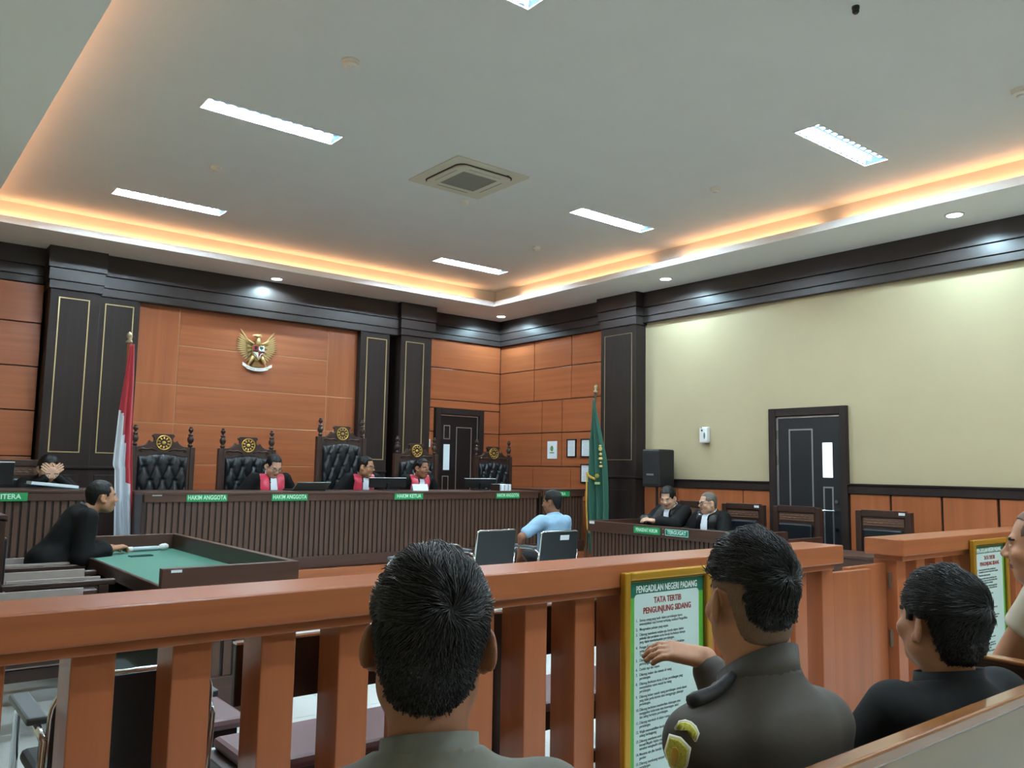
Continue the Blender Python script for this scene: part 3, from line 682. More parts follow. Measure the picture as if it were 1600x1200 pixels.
cloth(t, 'red_white_cloth', [(z_(2.62), -.005), (z_(2.5), -.015), (z_(1.97), -.065), (z_(1.42), -.095), (z_(1.39), -.075), (z_(.75), -.04), (z_(.7), -.035)],
      [(z_(2.62), .03), (z_(2.23), .055), (z_(1.4), .09), (z_(.7), .13)], rw, [RED, FWHITE], folds=2.3, amp=.028, yoff=-.05)
# green court flag
GFL = mat('flag_green', '#0f4a38', .75, sheen=.25); FRINGE = mat('gold_fringe', '#b78a2e', .6)
gx, gy = 7.9, 7.98
t = flag_stand('court_flag', 'dark green flag with gold fringe and emblem hanging by the square pillar', (gx, gy+.2, 0), (gx, gy, 2.62), True)
E2 = Matrix.Rotation(-PI/2, 4, 'Z')
def gsplit(u, v): return 0
gl = cloth(t, 'green_cloth', [(2.42, -.03), (1.9, -.1), (1.58, -.12), (.9, -.13), (.35, -.1)], [(2.42, .01), (1.9, .14), (1.58, .22), (1.0, .27), (.35, .27)], gsplit, [GFL], folds=3, amp=.04)
gl.location = (-.03, -.2, 0); gl.rotation_euler = (0, 0, -PI/2-.0)
fr = MB()
fr.tube([(-.06, -.10, 1.42), (-.07, -.18, 1.36), (-.075, -.27, 1.34)], .018, 6); ob = fr.build('gold_fringe', FRINGE, t, smooth=True)
MB().tube([(-.06, -.095, 1.40), (-.07, -.10, 1.0), (-.06, -.11, .7), (-.07, -.16, .62)], .012, 6).build('gold_fringe', FRINGE, t, smooth=True)
GW = mat('gold_emblem_thread', '#b9a463', .6)
k = 0
for z, w, h in ((2.02-.28, .03, .012), (1.70, .035, .03), (1.63, .03, .02), (1.57, .04, .02), (1.52, .02, .012), (1.47, .035, .016)):
    MB().ball((-.075, -.36-.003*k, z+.04), (.008, w, h), 8, 6).build('embroidered_motif', GW, t); k += 1
MB().prism([(-.27, 1.27), (-.36, 1.27), (-.36, 1.30), (-.27, 1.30)], -.085, -.07, 'x').build('embroidered_band', mat('pale_band', '#8fa06a', .6), t)
MB().ball((-.08, -.31, 1.38), (.012, .04, .03), 10, 6).build('embroidered_shield', mat('olive_gold', '#8c8432', .6), t)

# ------------------------------------------------------------------ eagle emblem
ge = thing('eagle_emblem', 'gilded eagle emblem with a shield and a white ribbon on the middle wall panel', 'emblem', (4.165, 10.585, 2.96))
EG = mat('eagle_gold', '#c6a871', .42, metal=.45); EGD = mat('eagle_gold_dark', '#86683a', .45, metal=.45)
def plate(poly, y0, y1): return MB().prism(poly, y0, y1, 'y')
for s in (-1, 1):
    sh = (s*.075, .02)
    # 17 long flight feathers fan out from the shoulder, then a second and third shorter row
    w1 = []
    for k in range(14):
        u = k/13; tipx = s*(.238+.045*math.sin(u*PI*.9)-.13*max(0, u-.55)*1.9); tipz = .235-.43*u+.03*u*u
        if k == 0: tipx, tipz = s*.236, .265
        rx, rz = s*(.125-.055*u), .125-.20*u
        d = Vector((tipx-rx, tipz-rz)); n = Vector((-d.y, d.x)).normalized()*.0092
        w1.append(plate([(rx-n.x*.6, rz-n.y*.6), (rx+n.x*.6, rz+n.y*.6), (rx+d.x*.7+n.x, rz+d.y*.7+n.y), (tipx, tipz), (rx+d.x*.7-n.x, rz+d.y*.7-n.y)], -.012-.0012*(k % 3), -.004-.0012*(k % 3)))
    for b in w1: b.build('flight_feather', EG, ge)
    for k in range(8):
        u = k/7; tx, tz = s*(.165-.05*u), .125-.24*u; rx, rz = s*.06, .06-.1*u
        d = Vector((tx-rx, tz-rz)); n = Vector((-d.y, d.x)).normalized()*.0115
        plate([(rx-n.x, rz-n.y), (rx+n.x, rz+n.y), (rx+d.x*.75+n.x, rz+d.y*.75+n.y), (tx, tz), (rx+d.x*.75-n.x, rz+d.y*.75-n.y)], -.026, -.017).build('covert_feather', EGD if k % 2 else EG, ge)
    MB().tube([(s*.05, -.03, .075), (s*.1, -.034, .10), (s*.15, -.03, .135)], [.018, .014, .006], 8).build('wing_edge', EG, ge, smooth=True)
    leg = MB().tube([(s*.055, -.035, -.09), (s*.085, -.04, -.14), (s*.105, -.035, -.185), (s*.125, -.03, -.215)], [.03, .024, .012, .01], 8).build('leg', EG, ge, smooth=True)
    for a in (-.02, 0, .02): MB().tube([(s*.125+a*.5, -.03, -.212), (s*.13+a, -.042, -.225), (s*.132+a*1.2, -.038, -.24)], [.008, .007, .003], 6).build('claw', EG, leg)
MB().ball((0, -.02, -.03), (.075, .035, .12), 16, 12).build('body', EG, ge, smooth=True)
MB().tube([(0, -.035, .05), (0, -.04, .11), (-.004, -.045, .155)], [.045, .034, .025], 10).build('neck', EG, ge, smooth=True)
hd = MB().ball((-.02, -.05, .182), (.036, .028, .027), 12, 8).build('head', EG, ge, smooth=True)
MB().tube([(-.046, -.05, .19), (-.078, -.052, .186), (-.09, -.052, .166)], [.013, .009, .002], 8).build('beak', EG, hd)
for k in range(3): MB().tube([(.0+.008*k, -.05, .195-.008*k), (.036+.008*k, -.05, .212-.016*k)], [.010, .002], 6).build('crest_feather', EG, hd)
for k in range(7):
    a = (k-3)*.16; plate([(math.sin(a)*.02-.008, -.12), (math.sin(a)*.02+.008, -.12), (math.sin(a)*.12+.012, -.215), (math.sin(a)*.12, -.235), (math.sin(a)*.12-.012, -.215)], -.02-.001*(k % 2), -.01).build('tail_feather', EGD, ge)
# shield with its fields
S = .078
out = [(-S, .055), (S, .055), (S, -.02), (S*.75, -.07), (0, -.125), (-S*.75, -.07), (-S, -.02)]
shd = plate([(a*1.06, b*1.05) for a, b in out], -.066, -.05).build('shield', EG, ge)
SR = mat('shield_red', '#8c2a2c', .4); SWt = mat('shield_white', '#e4e2da', .4); SB = mat('shield_black', '#1c1c20', .4); SG_ = mat('shield_green', '#245a48', .4)
plate([(-S, .055), (0, .055), (0, -.025), (-S, -.02)], -.069, -.066).build('shield_field', SR, shd)
plate([(0, .055), (S, .055), (S, -.02), (0, -.025)], -.069, -.066).build('shield_field', SWt, shd)
plate([(-S, -.03), (0, -.03), (0, -.12), (-S*.75, -.07)], -.069, -.066).build('shield_field', SWt, shd)
plate([(0, -.03), (S, -.03), (S*.75, -.07), (0, -.12)], -.069, -.066).build('shield_field', SR, shd)
plate([(-S, -.017), (S, -.017), (S, -.032), (-S, -.032)], -.071, -.066).build('shield_bar', SB, shd)
MB().ball((S*.5, -.07, .028), (.026, .004, .018), 10, 6).build('tree_motif', SG_, shd); MB().box(S*.5-.004, S*.5+.004, -.0735, -.069, -.005, .018).build('tree_trunk', SG_, shd)
plate([(-S*.5-.02, .03), (-S*.5-.012, .042), (-S*.5+.012, .042), (-S*.5+.02, .03), (-S*.5+.006, .0), (-S*.5-.006, .0)], -.0735, -.069).build('bull_motif', SB, shd)
MB().tube([(-S*.8, -.071, -.04), (-S*.35, -.071, -.075), (-S*.08, -.071, -.115)], .006, 6).build('rice_motif', mat('pale_gold', '#d8cfa0', .4), shd)
MB().tube([(S*.75, -.071, -.045), (S*.4, -.071, -.06), (S*.15, -.071, -.1)], .006, 6).build('cotton_motif', SWt, shd)
sq = MB(); 
for k in range(4): a = PI/2*k+PI/4; sq.box(-.014, .014, -.0775, -.0715, -.014, .014, Matrix.Rotation(PI/4, 4, 'Y')) if k == 0 else None
sq.build('centre_shield', SB, shd, loc=(0, 0, -.022))
st = [];
for k in range(10): a = PI/2+PI*k/5; q = .011 if k % 2 == 0 else .0045; st.append((q*math.cos(a), q*math.sin(a)-.022))
plate(st, -.0795, -.0775).build('star', GOLDM, shd)
# ribbon
rb = MB(); n = 20; vs = []; 
for k in range(n+1):
    u = k/n*2-1; x = u*.20; zc = -.262+.05*u*u+(.014 if abs(u) > .78 else 0)
    for y, dz in ((-.052, .02), (-.052, -.02), (-.04, -.02), (-.04, .02)): vs.append((x, y, zc+dz))
fs = [(4*k+i, 4*k+(i+1) % 4, 4*(k+1)+(i+1) % 4, 4*(k+1)+i) for k in range(n) for i in range(4)] + [(0, 1, 2, 3), (4*n+3, 4*n+2, 4*n+1, 4*n)]
rbo = rb.add(vs, fs).build('ribbon', SWt, ge)
motto = 'BHINNEKA TUNGGAL IKA'
for k, ch in enumerate(motto):
    u = (k-(len(motto)-1)/2)/(len(motto)/2)*.76; x = u*.20; zc = -.262+.05*u*u
    if ch != ' ': text('motto_letter', ch, .02, SB, rbo, (x, -.0525, zc), (PI/2, -math.atan(.5*u*.5), 0), ext=.0004)

# ------------------------------------------------------------------ wall things
t = thing('thermostat', 'white wall thermostat with a dark screen left of the back door', 'thermostat', (6.985, 10.74, 1.83))
MB().box(-.055, .055, -.02, 0, -.06, .06).build('casing', WHITE, t, bev=.004)
MB().box(-.03, .03, -.0215, -.02, -.005, .04).build('screen', BLACK, t)
t = thing('air_freshener', 'white automatic air freshener box on the cream wall', 'air freshener', (8.43, 6.545, 1.92))
MB().prism([(-.07, -.1), (.0, -.1), (.0, .1), (-.05, .1), (-.07, .085)], -.06, .06, 'y').build('casing', WHITE, t, bev=.012)
t.children[0].data.transform(Matrix(((1, 0, 0, 0), (0, 1, 0, 0), (0, 0, 1, 0), (0, 0, 0, 1))))
MB().lathe([(.011, 0), (.011, -.004)], (-.062, .03, .085), 10, 'x').build('nozzle', BLACK, t)
MB().lathe([(.013, 0), (.012, -.004)], (-.069, .018, .055), 10, 'x').build('sensor', BLACK, t)
MB().ball((-.068, -.02, -.01), (.006, .016, .045), 10, 8).build('level_window', mat('grey_window', '#5d6b75', .3), t, smooth=True)
def wall_frame(y0, y1, z0, z1, label, fm, group='framed papers on the wood wall'):
    t = thing('picture_frame', label, 'picture frame', (8.4, (y0+y1)/2, (z0+z1)/2), group=group)
    a, h = (y1-y0)/2, (z1-z0)/2; w = .018
    if fm:
        for b in ((-a, -a+w, -h, h), (a-w, a, -h, h), (-a+w, a-w, h-w, h), (-a+w, a-w, -h, -h+w)): box('frame_bar', BLACK, (-.022, 0, *b), t, bev=.002)
    box('paper', PAPER, (-.012, -.001, -a+w*.8, a-w*.8, -h+w*.8, h-w*.8), t) if fm else box('board', PAPER, (-.012, 0, -a, a, -h, h), t)
    if fm:
        lm = mat('grey_print', '#8d979d', .8)
        for k in range(9): box('print_line', lm, (-.0125, -.0119, -a+.04, a-.04-(.02 if k % 3 == 2 else 0), h-.05-k*.022, h-.046-k*.022), t)
    return t
wall_frame(8.88, 9.08, 1.64, 1.91, 'upper left black framed paper on the wood wall by the green flag', True)
wall_frame(8.58, 8.78, 1.64, 1.91, 'upper right black framed paper half hidden by the green flag', True)
wall_frame(8.58, 8.78, 1.27, 1.545, 'lower black framed paper half hidden by the green flag', True)
t = wall_frame(9.31, 9.52, 1.62, 1.885, 'unframed white board with a small green emblem on the wood wall', False)
eg = mat('leaf_green_emblem', '#5c8a3c', .7)
MB().ball((-.0125, 0, .02), (.003, .03, .045), 10, 8).build('green_emblem', eg, t)
MB().ball((-.0125, .02, .02), (.0028, .025, .03), 10, 8).build('green_emblem', mat('pale_emblem', '#93a883', .7), t)
MB().box(-.0135, -.0119, -.05, .05, -.05, -.035).build('emblem_text_line', eg, t)
t = thing('loudspeaker', 'black loudspeaker on a stand beside the square pillar', 'loudspeaker', (8.13, 7.1, 0)); 
M = Matrix.Rotation(.12, 4, 'Z')
MB().prism([(-.14, -.13), (.15, -.17), (.15, .17), (-.14, .13)], 1.26, 1.735, 'z', M).build('cabinet', mat('speaker_black', '#15161a', .45), t, bev=.02)
MB().box(-.146, -.14, -.115, .115, 1.29, 1.70, M).build('front_grille', mat('speaker_grille', '#0b0b0d', .7), t, bev=.004)
MB().box(-.149, -.146, -.05, .06, 1.40, 1.425, M).build('badge', SILVER, t)
MB().lathe([(.018, .0), (.018, 1.26)], seg=10).build('pole', BLACK, t)
for a in range(3):
    a = a*2*PI/3+.5; MB().tube([(0, 0, .6), (.28*math.cos(a), .22*math.sin(a), .015)], .012, 6).build('leg', BLACK, t)

# ------------------------------------------------------------------ public rail with posts and gate
RZ0, RZ1 = .96, 1.06
def rail(name, label, x0, x1, posts):
    t = thing(name, label, 'railing', ((x0+x1)/2, 2.6, 0), group='public railing'); o = t.location
    box('top_beam', ORANGE_X, (x0, x1, 2.47, 2.725, RZ0, RZ1), t, o=o, bev=.006)
    box('under_rail', ORANGE_X, (x0+.05, x1-.04, 2.505, 2.69, .925, RZ0), t, o=o, bev=.004)
    box('bottom_rail', ORANGE_X, (x0+.05, x1-.04, 2.53, 2.71, 0, .09), t, o=o, bev=.004)
    me = MB().box(0, .115, 2.55-2.6, 2.70-2.6, .09, .925).mesh('post'); me.materials.append(ORANGE_Z)
    for x in posts:
        p = share('post', me, t, (x-o[0], 0, 0)); b = p.modifiers.new('bevel', 'BEVEL'); b.width = .004; b.segments = 2
    return t
rail('railing', 'long orange wood railing with square posts across the public side', -.55, 4.39, [.528+.2692*k for k in range(-4, 15)])
rail('railing', 'right section of orange wood railing beyond the gate', 5.09, 8.40, [5.155+.262*k for k in range(13)])
t = thing('gate_leaf', 'left leaf of the orange swing gate, next to the long railing', 'gate', (4.425, 2.595, 0), rz=-.05, group='swing gate leaves')
MB().box(0, .43, -.018, .018, .08, .893).build('board', ORANGE_Z, t, bev=.004)
for z in (.25, .75): MB().lathe([(.009, 0), (.009, .09)], (-.004, -.022, z), 8).build('hinge', mat('bronze_hinge', '#7d6a5c', .35, metal=.7), t)
t = thing('gate_leaf', 'right leaf of the orange swing gate, hinged to the right railing section', 'gate', (5.15, 2.6, 0), rz=0, group='swing gate leaves')
MB().box(-.47, -.006, .012, .046, .08, .905).build('board', ORANGE_Z, t, bev=.004)
for z in (.40, .75): MB().lathe([(.012, 0), (.012, .1)], (.0, -.006, z), 8).build('hinge', MATS['bronze_hinge'], t)

# ------------------------------------------------------------------ framed court rules
RULES = ["Semua orang yang hadir dalam persidangan harus\nmenunjukkan rasa hormat terhadap institusi Pengadilan.",
"Mengenakan pakaian yang sopan.",
"Dilarang membawa senjata api, benda tajam, bahan\npeledak dan peralatan serta benda berbahaya lainnya\nyang dapat membahayakan persidangan.",
"Petugas Keamanan dapat melakukan penggeledahan\nsetiap orang yang dicurigai membawa benda-benda\nTersebut.",
"Dilarang membuat kegaduhan di dalam\npersidangan.",
"Duduk rapi dan sopan.",
"Dilarang makan dan minum di ruang\npersidangan.",
"Dilarang Berbicara keras di luar persidangan yang\nmenyebabkan suara masuk ke ruang\npersidangan.",
"Dilarang keluar masuk ruang persidangan untuk alasan\nyang tidak perlu karena akan mengganggu jalannya\npersidangan.",
"Dilarang berbicara memberikan dukungan atau\nmengajukan keberatan atas keterangan saksi\ndan saling bertanya persidangan.",
"Dilarang merokok di dalam ruang\npersidangan.",
"Wajib menonaktifkan handphone selama\nsidang berlangsung.",
"Dilarang membawa anak dibawah umur\nkecuali Majelis Hakim menghendaki anak\ntersebut menghadiri sidang.",
"Meminta izin jika hendak mengambil\ngambar.",
"Dilarang membuang sampah di ruang\npersidangan."]
FR1 = mat('gold_frame', '#b98c2b', .35, metal=.55); FR2 = mat('gold_frame_beads', '#7a5a1c', .4, metal=.6)
PG = mat('poster_green', '#58a83a', .35); PD = mat('poster_dark_green', '#12604a', .35); PW_ = mat('poster_pale_panel', '#c3d9d3', .35)
PT = mat('poster_black_print', '#27312f', .6); PR = mat('poster_red_print', '#8e2a24', .6); PWT = mat('poster_white_print', '#e3ece8', .6)
def poster(x, label, w=.58, z0=.06, z1=1.024):
    t = thing('framed_poster', label, 'framed poster', (x+w/2, 2.465, (z0+z1)/2), group='framed court rules'); h = (z1-z0)/2; a = w/2
    for b in ((-a, -a+.035, -h, h), (a-.035, a, -h, h), (-a+.035, a-.035, h-.035, h), (-a+.035, a-.035, -h, -h+.035)):
        fb = box('frame_bar', FR1, (b[0], b[1], -.032, 0, b[2], b[3]), t, bev=.006)
    a2, h2 = a-.035, h-.035
    for b in ((-a2, -a2+.008, -h2, h2), (a2-.008, a2, -h2, h2), (-a2, a2, h2-.008, h2), (-a2, a2, -h2, -h2+.008)): box('inner_bead', FR2, (b[0], b[1], -.022, -.004, b[2], b[3]), t, bev=.002)
    box('print_sheet', PG, (-a2, a2, -.010, -.004, -h2, h2), t)
    box('header_band', PD, (-a2+.008, a2-.008, -.0112, -.0101, h2-.075, h2-.012), t)
    box('footer_band', PD, (-a2+.008, a2-.008, -.0112, -.0101, -h2+.008, -h2+.07), t)
    pp = rrect(.215, .385, .02); MB().prism([(p[0], p[1]-.0) for p in pp], -.0116, -.0103, 'y').build('text_panel', PW_, t)
    text('header_text', 'PENGADILAN NEGERI PADANG', .041, PWT, t, (0, -.0117, h2-.043), FACE_S, sx=.70, bold=.0006)
    text('title_text', 'TATA TERTIB', .036, PR, t, (0, -.0121, .352), FACE_S, sx=.85, bold=.0008)
    text('title_text', 'PENGUNJUNG SIDANG', .036, PR, t, (0, -.0121, .312), FACE_S, sx=.85, bold=.0008)
    z = .283; ls = .0155
    for k, r in enumerate(RULES):
        text('rule_number', '%d.' % (k+1), .0165, PT, t, (-.205, -.012, z), FACE_S, align='LEFT', ext=.0002, bold=.0002)
        text('rule_text', r, .0165, PT, t, (-.182, -.012, z), FACE_S, align='LEFT', ext=.0002, sx=.86, bold=.0002, line=.94)
        z -= ls*(r.count('\n')+1)+.0065
    return t
poster(2.59, 'gold framed green court rules on the long railing behind the raised hand')
p2 = poster(6.0, 'gold framed green court rules on the right railing section near the cream shirt')
MB().box(-.21, -.12, -.0122, -.0113, -.43, -.40).build('white_sticker', PAPER, p2)

# ------------------------------------------------------------------ seats in the court area
GREYPAD = mat('grey_beige_upholstery', '#a1968f', .6, noise=.04, nscale=30)
def arm_chair(x, y, label):
    """faces +x; near arm at y"""
    t = thing('counsel_chair', label, 'chair', (x, y+.26, 0), group='wooden chairs of the prosecution'); W = .26
    for s in (-1, 1):
        MB().box(0, .64, s*W-.03, s*W+.03, .665, .70).build('arm_rail', CHAIRWOOD, t, bev=.008)
        MB().box(.54, .60, s*W-.025, s*W+.025, 0, .665).build('front_post', CHAIRWOOD, t, bev=.003)
        MB().box(.03, .54, s*W-.018, s*W+.018, .40, .66).build('side_panel', CHAIRWOOD, t, bev=.003)
        MB().box(.03, .56, s*(W-.038)-.007, s*(W-.038)+.007, .42, .715).build('arm_pad', GREYPAD, t, bev=.002)
        MB().box(-.05, .0, s*W-.03, s*W+.03, 0, 1.1).build('back_post', CHAIRWOOD, t, bev=.004)
    MB().box(-.04, -.01, -W+.03, W-.03, .45, 1.09).build('back_panel', CHAIRWOOD, t, bev=.003)
    MB().box(-.01, .025, -W+.05, W-.05, .5, .98).build('back_pad', LEATHER, t, bev=.012)
    MB().box(-.05, .01, -W-.03, W+.03, 1.08, 1.12).build('top_rail', CHAIRWOOD, t, bev=.005)
    MB().box(.0, .56, -W+.02, W-.02, .38, .46).build('seat', GREYPAD, t, bev=.015)
    MB().box(.0, .56, -W+.02, W-.02, .32, .38).build('seat_frame', CHAIRWOOD, t)
    return t
arm_chair(.82, 6.80, 'wooden armchair with grey padded arms, taken by the man leaning on the felt table')
arm_chair(.80, 5.87, 'empty wooden armchair with tall dark back at the left edge')
arm_chair(.60, 4.94, 'empty wooden armchair with grey padded arms, nearest to the railing')
CARVE = mat('carved_panel_wood', '#5a3e2e', .45, grain=(3, 3, 60, .35), bump=.5)
def panel_chair(x, y, rz, label, z=0, stick=False):
    """wooden armchair with carved top panel and black padded back; local +y is the sitting direction"""
    t = thing('panelled_chair', label, 'chair', (x, y, z), rz=rz, group='panelled wooden chairs'); W = .25
    for s in (-1, 1):
        MB().box(s*W-.03, s*W+.03, -.03, .03, 0, 1.10).build('back_post', CHAIRWOOD, t, bev=.004)
        MB().box(s*W-.025, s*W+.025, .42, .47, 0, .62).build('front_leg', CHAIRWOOD, t, bev=.004)
        MB().box(s*W-.03, s*W+.03, .03, .50, .62, .655).build('armrest', CHAIRWOOD, t, bev=.008)
    MB().box(-W+.03, W-.03, -.028, .028, 1.045, 1.11).build('top_rail', CHAIRWOOD, t, bev=.004)
    MB().box(-W+.03, W-.03, -.015, .012, .42, 1.045).build('back_panel', CHAIRWOOD, t)
    MB().box(-W+.045, W-.045, .012, .018, .955, 1.035).build('carved_panel', CARVE, t)
    me = MB().ball((0, .02, 0), (.013, .006, .006), 8, 5)
    for k in range(6):
        for r in range(2): MB().ball(((k-2.5)*.06+(.03 if r else 0)-.01, .019, .983+r*.024), (.022, .005, .006), 8, 4).build('carved_leaf', CARVE, t)
    MB().box(-W+.05, W-.05, .012, .055, .50, .93).build('back_pad', LEATHER, t, bev=.02)
    MB().box(-W+.02, W-.02, .02, .50, .40, .47).build('seat_pad', LEATHER, t, bev=.02)
    MB().box(-W+.01, W-.01, .02, .50, .34, .40).build('seat_frame', CHAIRWOOD, t)
    if stick: MB().box(-.235, -.16, .0285, .0295, 1.07, 1.095).build('label_sticker', PAPER, t)
    return t
panel_chair(8.0, 6.38, PI/2, 'panelled wooden chair behind the dark haired lawyer')
panel_chair(8.0, 5.70, PI/2, 'panelled wooden chair with white sticker behind the lawyer with round glasses', stick=True)
panel_chair(8.0, 5.02, PI/2, 'empty panelled wooden chair right in front of the black side door')
panel_chair(8.0, 4.07, PI/2, 'empty panelled wooden chair with white sticker right of the side door', stick=True)
panel_chair(1.33, 9.45, PI, 'brown panelled chair behind the clerk hiding the face', z=.35)
# black visitor chairs with a shell back
def shell_chair(x, y, rz, label, stick=False, rounded=False, hgt=.82, az=.655):
    t = thing('visitor_chair', label, 'chair', (x, y, 0), rz=rz, group='black visitor chairs')
    M = Matrix.Translation((0, 0, .45)) @ Matrix.Rotation(.14, 4, 'X')
    h = hgt-.45
    r = .11 if rounded else .03
    pts = [(-.235, .02), (.235, .02)] + [(.235-r+r*math.cos(a), h-r+r*math.sin(a)) for a in [k*PI/12 for k in range(7)]] + [(-.235+r-r*math.sin(a), h-r+r*math.cos(a)) for a in [k*PI/12 for k in range(7)]]
    b = MB().prism(pts, -.02, .008, 'y', M).build('backrest', mat('charcoal_shell', '#1a1f22', .42), t, bev=.006)
    path = [M @ Vector(p) for p in [(-.235, -.004, .03)] + [(-.235, -.004, h-r)] + [(-.235+r-r*math.cos(a), -.004, h-r+r*math.sin(a)) for a in [k*PI/12 for k in range(1, 7)]] + [(.235-r+r*math.sin(a), -.004, h-r+r*math.cos(a)) for a in [k*PI/12 for k in range(7)]] + [(.235, -.004, .03)]]
    MB().tube(path, .011, 8).build('back_frame', CHROME, t, smooth=True)
    MB().box(-.23, .23, .02, .46, .42, .47).build('seat', mat('charcoal_seat', '#171a1d', .6), t, bev=.02)
    for s in (-1, 1):
        MB().tube([(s*.25, -.04, .01), (s*.25, .0, .42), (s*.25, -.03, az-.035), (s*.26, .04, az), (s*.26, .34, az-.005), (s*.25, .42, az-.055), (s*.25, .45, .01)], .012, 8).build('side_frame', CHROME, t, smooth=True)
        MB().box(s*.26-.03, s*.26+.03, .02, .36, az, az+.025).build('armrest', mat('grey_armrest', '#5e666b', .4), t, bev=.008)
    if stick: MB().box(-.0, .115, -.0225, -.0205, h-.085, h-.035, M).build('label_sticker', PAPER, t)
    return t
shell_chair(4.02, 5.95, 0, 'black visitor chair with rounded chrome edge, mostly hidden by the grey haired head', rounded=True, hgt=.80)
shell_chair(5.0, 6.46, .02, 'empty black visitor chair beside the man in blue', hgt=.86)
shell_chair(5.76, 6.38, -.06, 'black visitor chair with white sticker under the man in blue', stick=True, hgt=.83)
shell_chair(.78, 2.88, .0, 'big black visitor chair right behind the left railing posts', rounded=True, hgt=.80)
shell_chair(.14, 2.88, .03, 'visitor chair with a grey curved armrest at the bottom left corner', az=.575)
# benches behind the rail
def court_bench(x0, x1, y, label):
    t = thing('court_bench', label, 'bench', ((x0+x1)/2, y, 0), group='maroon padded benches'); o = t.location
    box('seat_cushion', MAROON, (x0+.09, x1-.02, y+.0, y+.40, .385, .43), t, o=o, bev=.02)
    box('seat_frame', CHAIRWOOD, (x0+.05, x1-.05, y+.03, y+.39, .30, .384), t, o=o, bev=.004)
    box('backrest', CHAIRWOOD, (x0, x1-.12, y-.03, y+.0, .645, .848), t, o=o, bev=.004)
    box('back_highlight', CHROME, (x0, x1-.12, y-.032, y+.002, .848, .855), t, o=o)  # thin chrome strip added as the highlight along the wooden top edge
    for x in (x0+.1, (x0+x1)/2+.02, x1-.2):
        box('back_upright', CHAIRWOOD, (x, x+.05, y-.025, y+.02, 0, .80), t, o=o, bev=.003)
        box('front_leg', CHAIRWOOD, (x, x+.05, y+.34, y+.38, 0, .30), t, o=o, bev=.003)
    for z in (.12,): box('stretcher', CHAIRWOOD, (x0+.1, x1-.1, y+.0, y+.03, z, z+.05), t, o=o)
    return t
court_bench(1.075, 3.23, 2.81, 'dark bench with maroon cushion seen between the railing posts')
t = thing('court_bench', 'maroon padded stool end seen left behind the railing beside the counsel table', 'bench', (1.19, 3.58, 0), group='maroon padded benches'); o = t.location
box('seat_cushion', MAROON, (1.0, 1.38, 3.38, 3.78, .385, .43), t, o=o, bev=.02)
box('seat_frame', CHAIRWOOD, (1.03, 1.34, 3.41, 3.75, .32, .384), t, o=o, bev=.004)
for x in (1.05, 1.28):
    for y in (3.43, 3.69): box('leg', CHAIRWOOD, (x, x+.05, y, y+.05, 0, .32), t, o=o)

# ------------------------------------------------------------------ public pews
def pew(x0, x1, y, label, ends):
    t = thing('pew', label, 'pew', ((x0+x1)/2, y, 0), group='varnished public pews'); o = t.location
    M = Matrix.Translation((0, y, .42)) @ Matrix.Rotation(.0, 4, 'X') @ Matrix.Translation((0, -y, -.42))
    box('back_panel', PEWBACK, (x0, x1, y, y+.025, .40, .905), t, o=o, bev=.003)
    box('top_rail', PEW, (x0-.0, x1, y-.008, y+.035, .905, .935), t, o=o, bev=.006)
    box('seat', PEW, (x0, x1, y+.0255, y+.46, .40, .43), t, o=o, bev=.006)
    box('front_rail', PEW, (x0, x1, y+.40, y+.42, .32, .40), t, o=o)
    for x in ends:
        prof = [(y-.02, 0), (y+.46, 0), (y+.46, .62), (y+.43, .65), (y+.20, .67), (y+.165, .72), (y+.16, .93), (y+.14, .955), (y-.01, .955), (y-.02, .94)]
        MB(o).prism(prof, x-.0, x+.035, 'x').build('end_panel', mat('dark_pew_end', '#3a281c', .35, grain=(8, 8, 1, .15)), t, bev=.006)
        MB(o).box(x-.004, x+.039, y-.015, y+.15, .955, .967).build('end_cap', PEW, t, bev=.004)
    return t
pew(.2, 2.46, .82, 'varnished pew under the row of spectators, its back seen at the bottom right', (.165,))
pew(2.50, 4.6, .86, 'next varnished pew with dark end panel at the right edge', (2.465,))

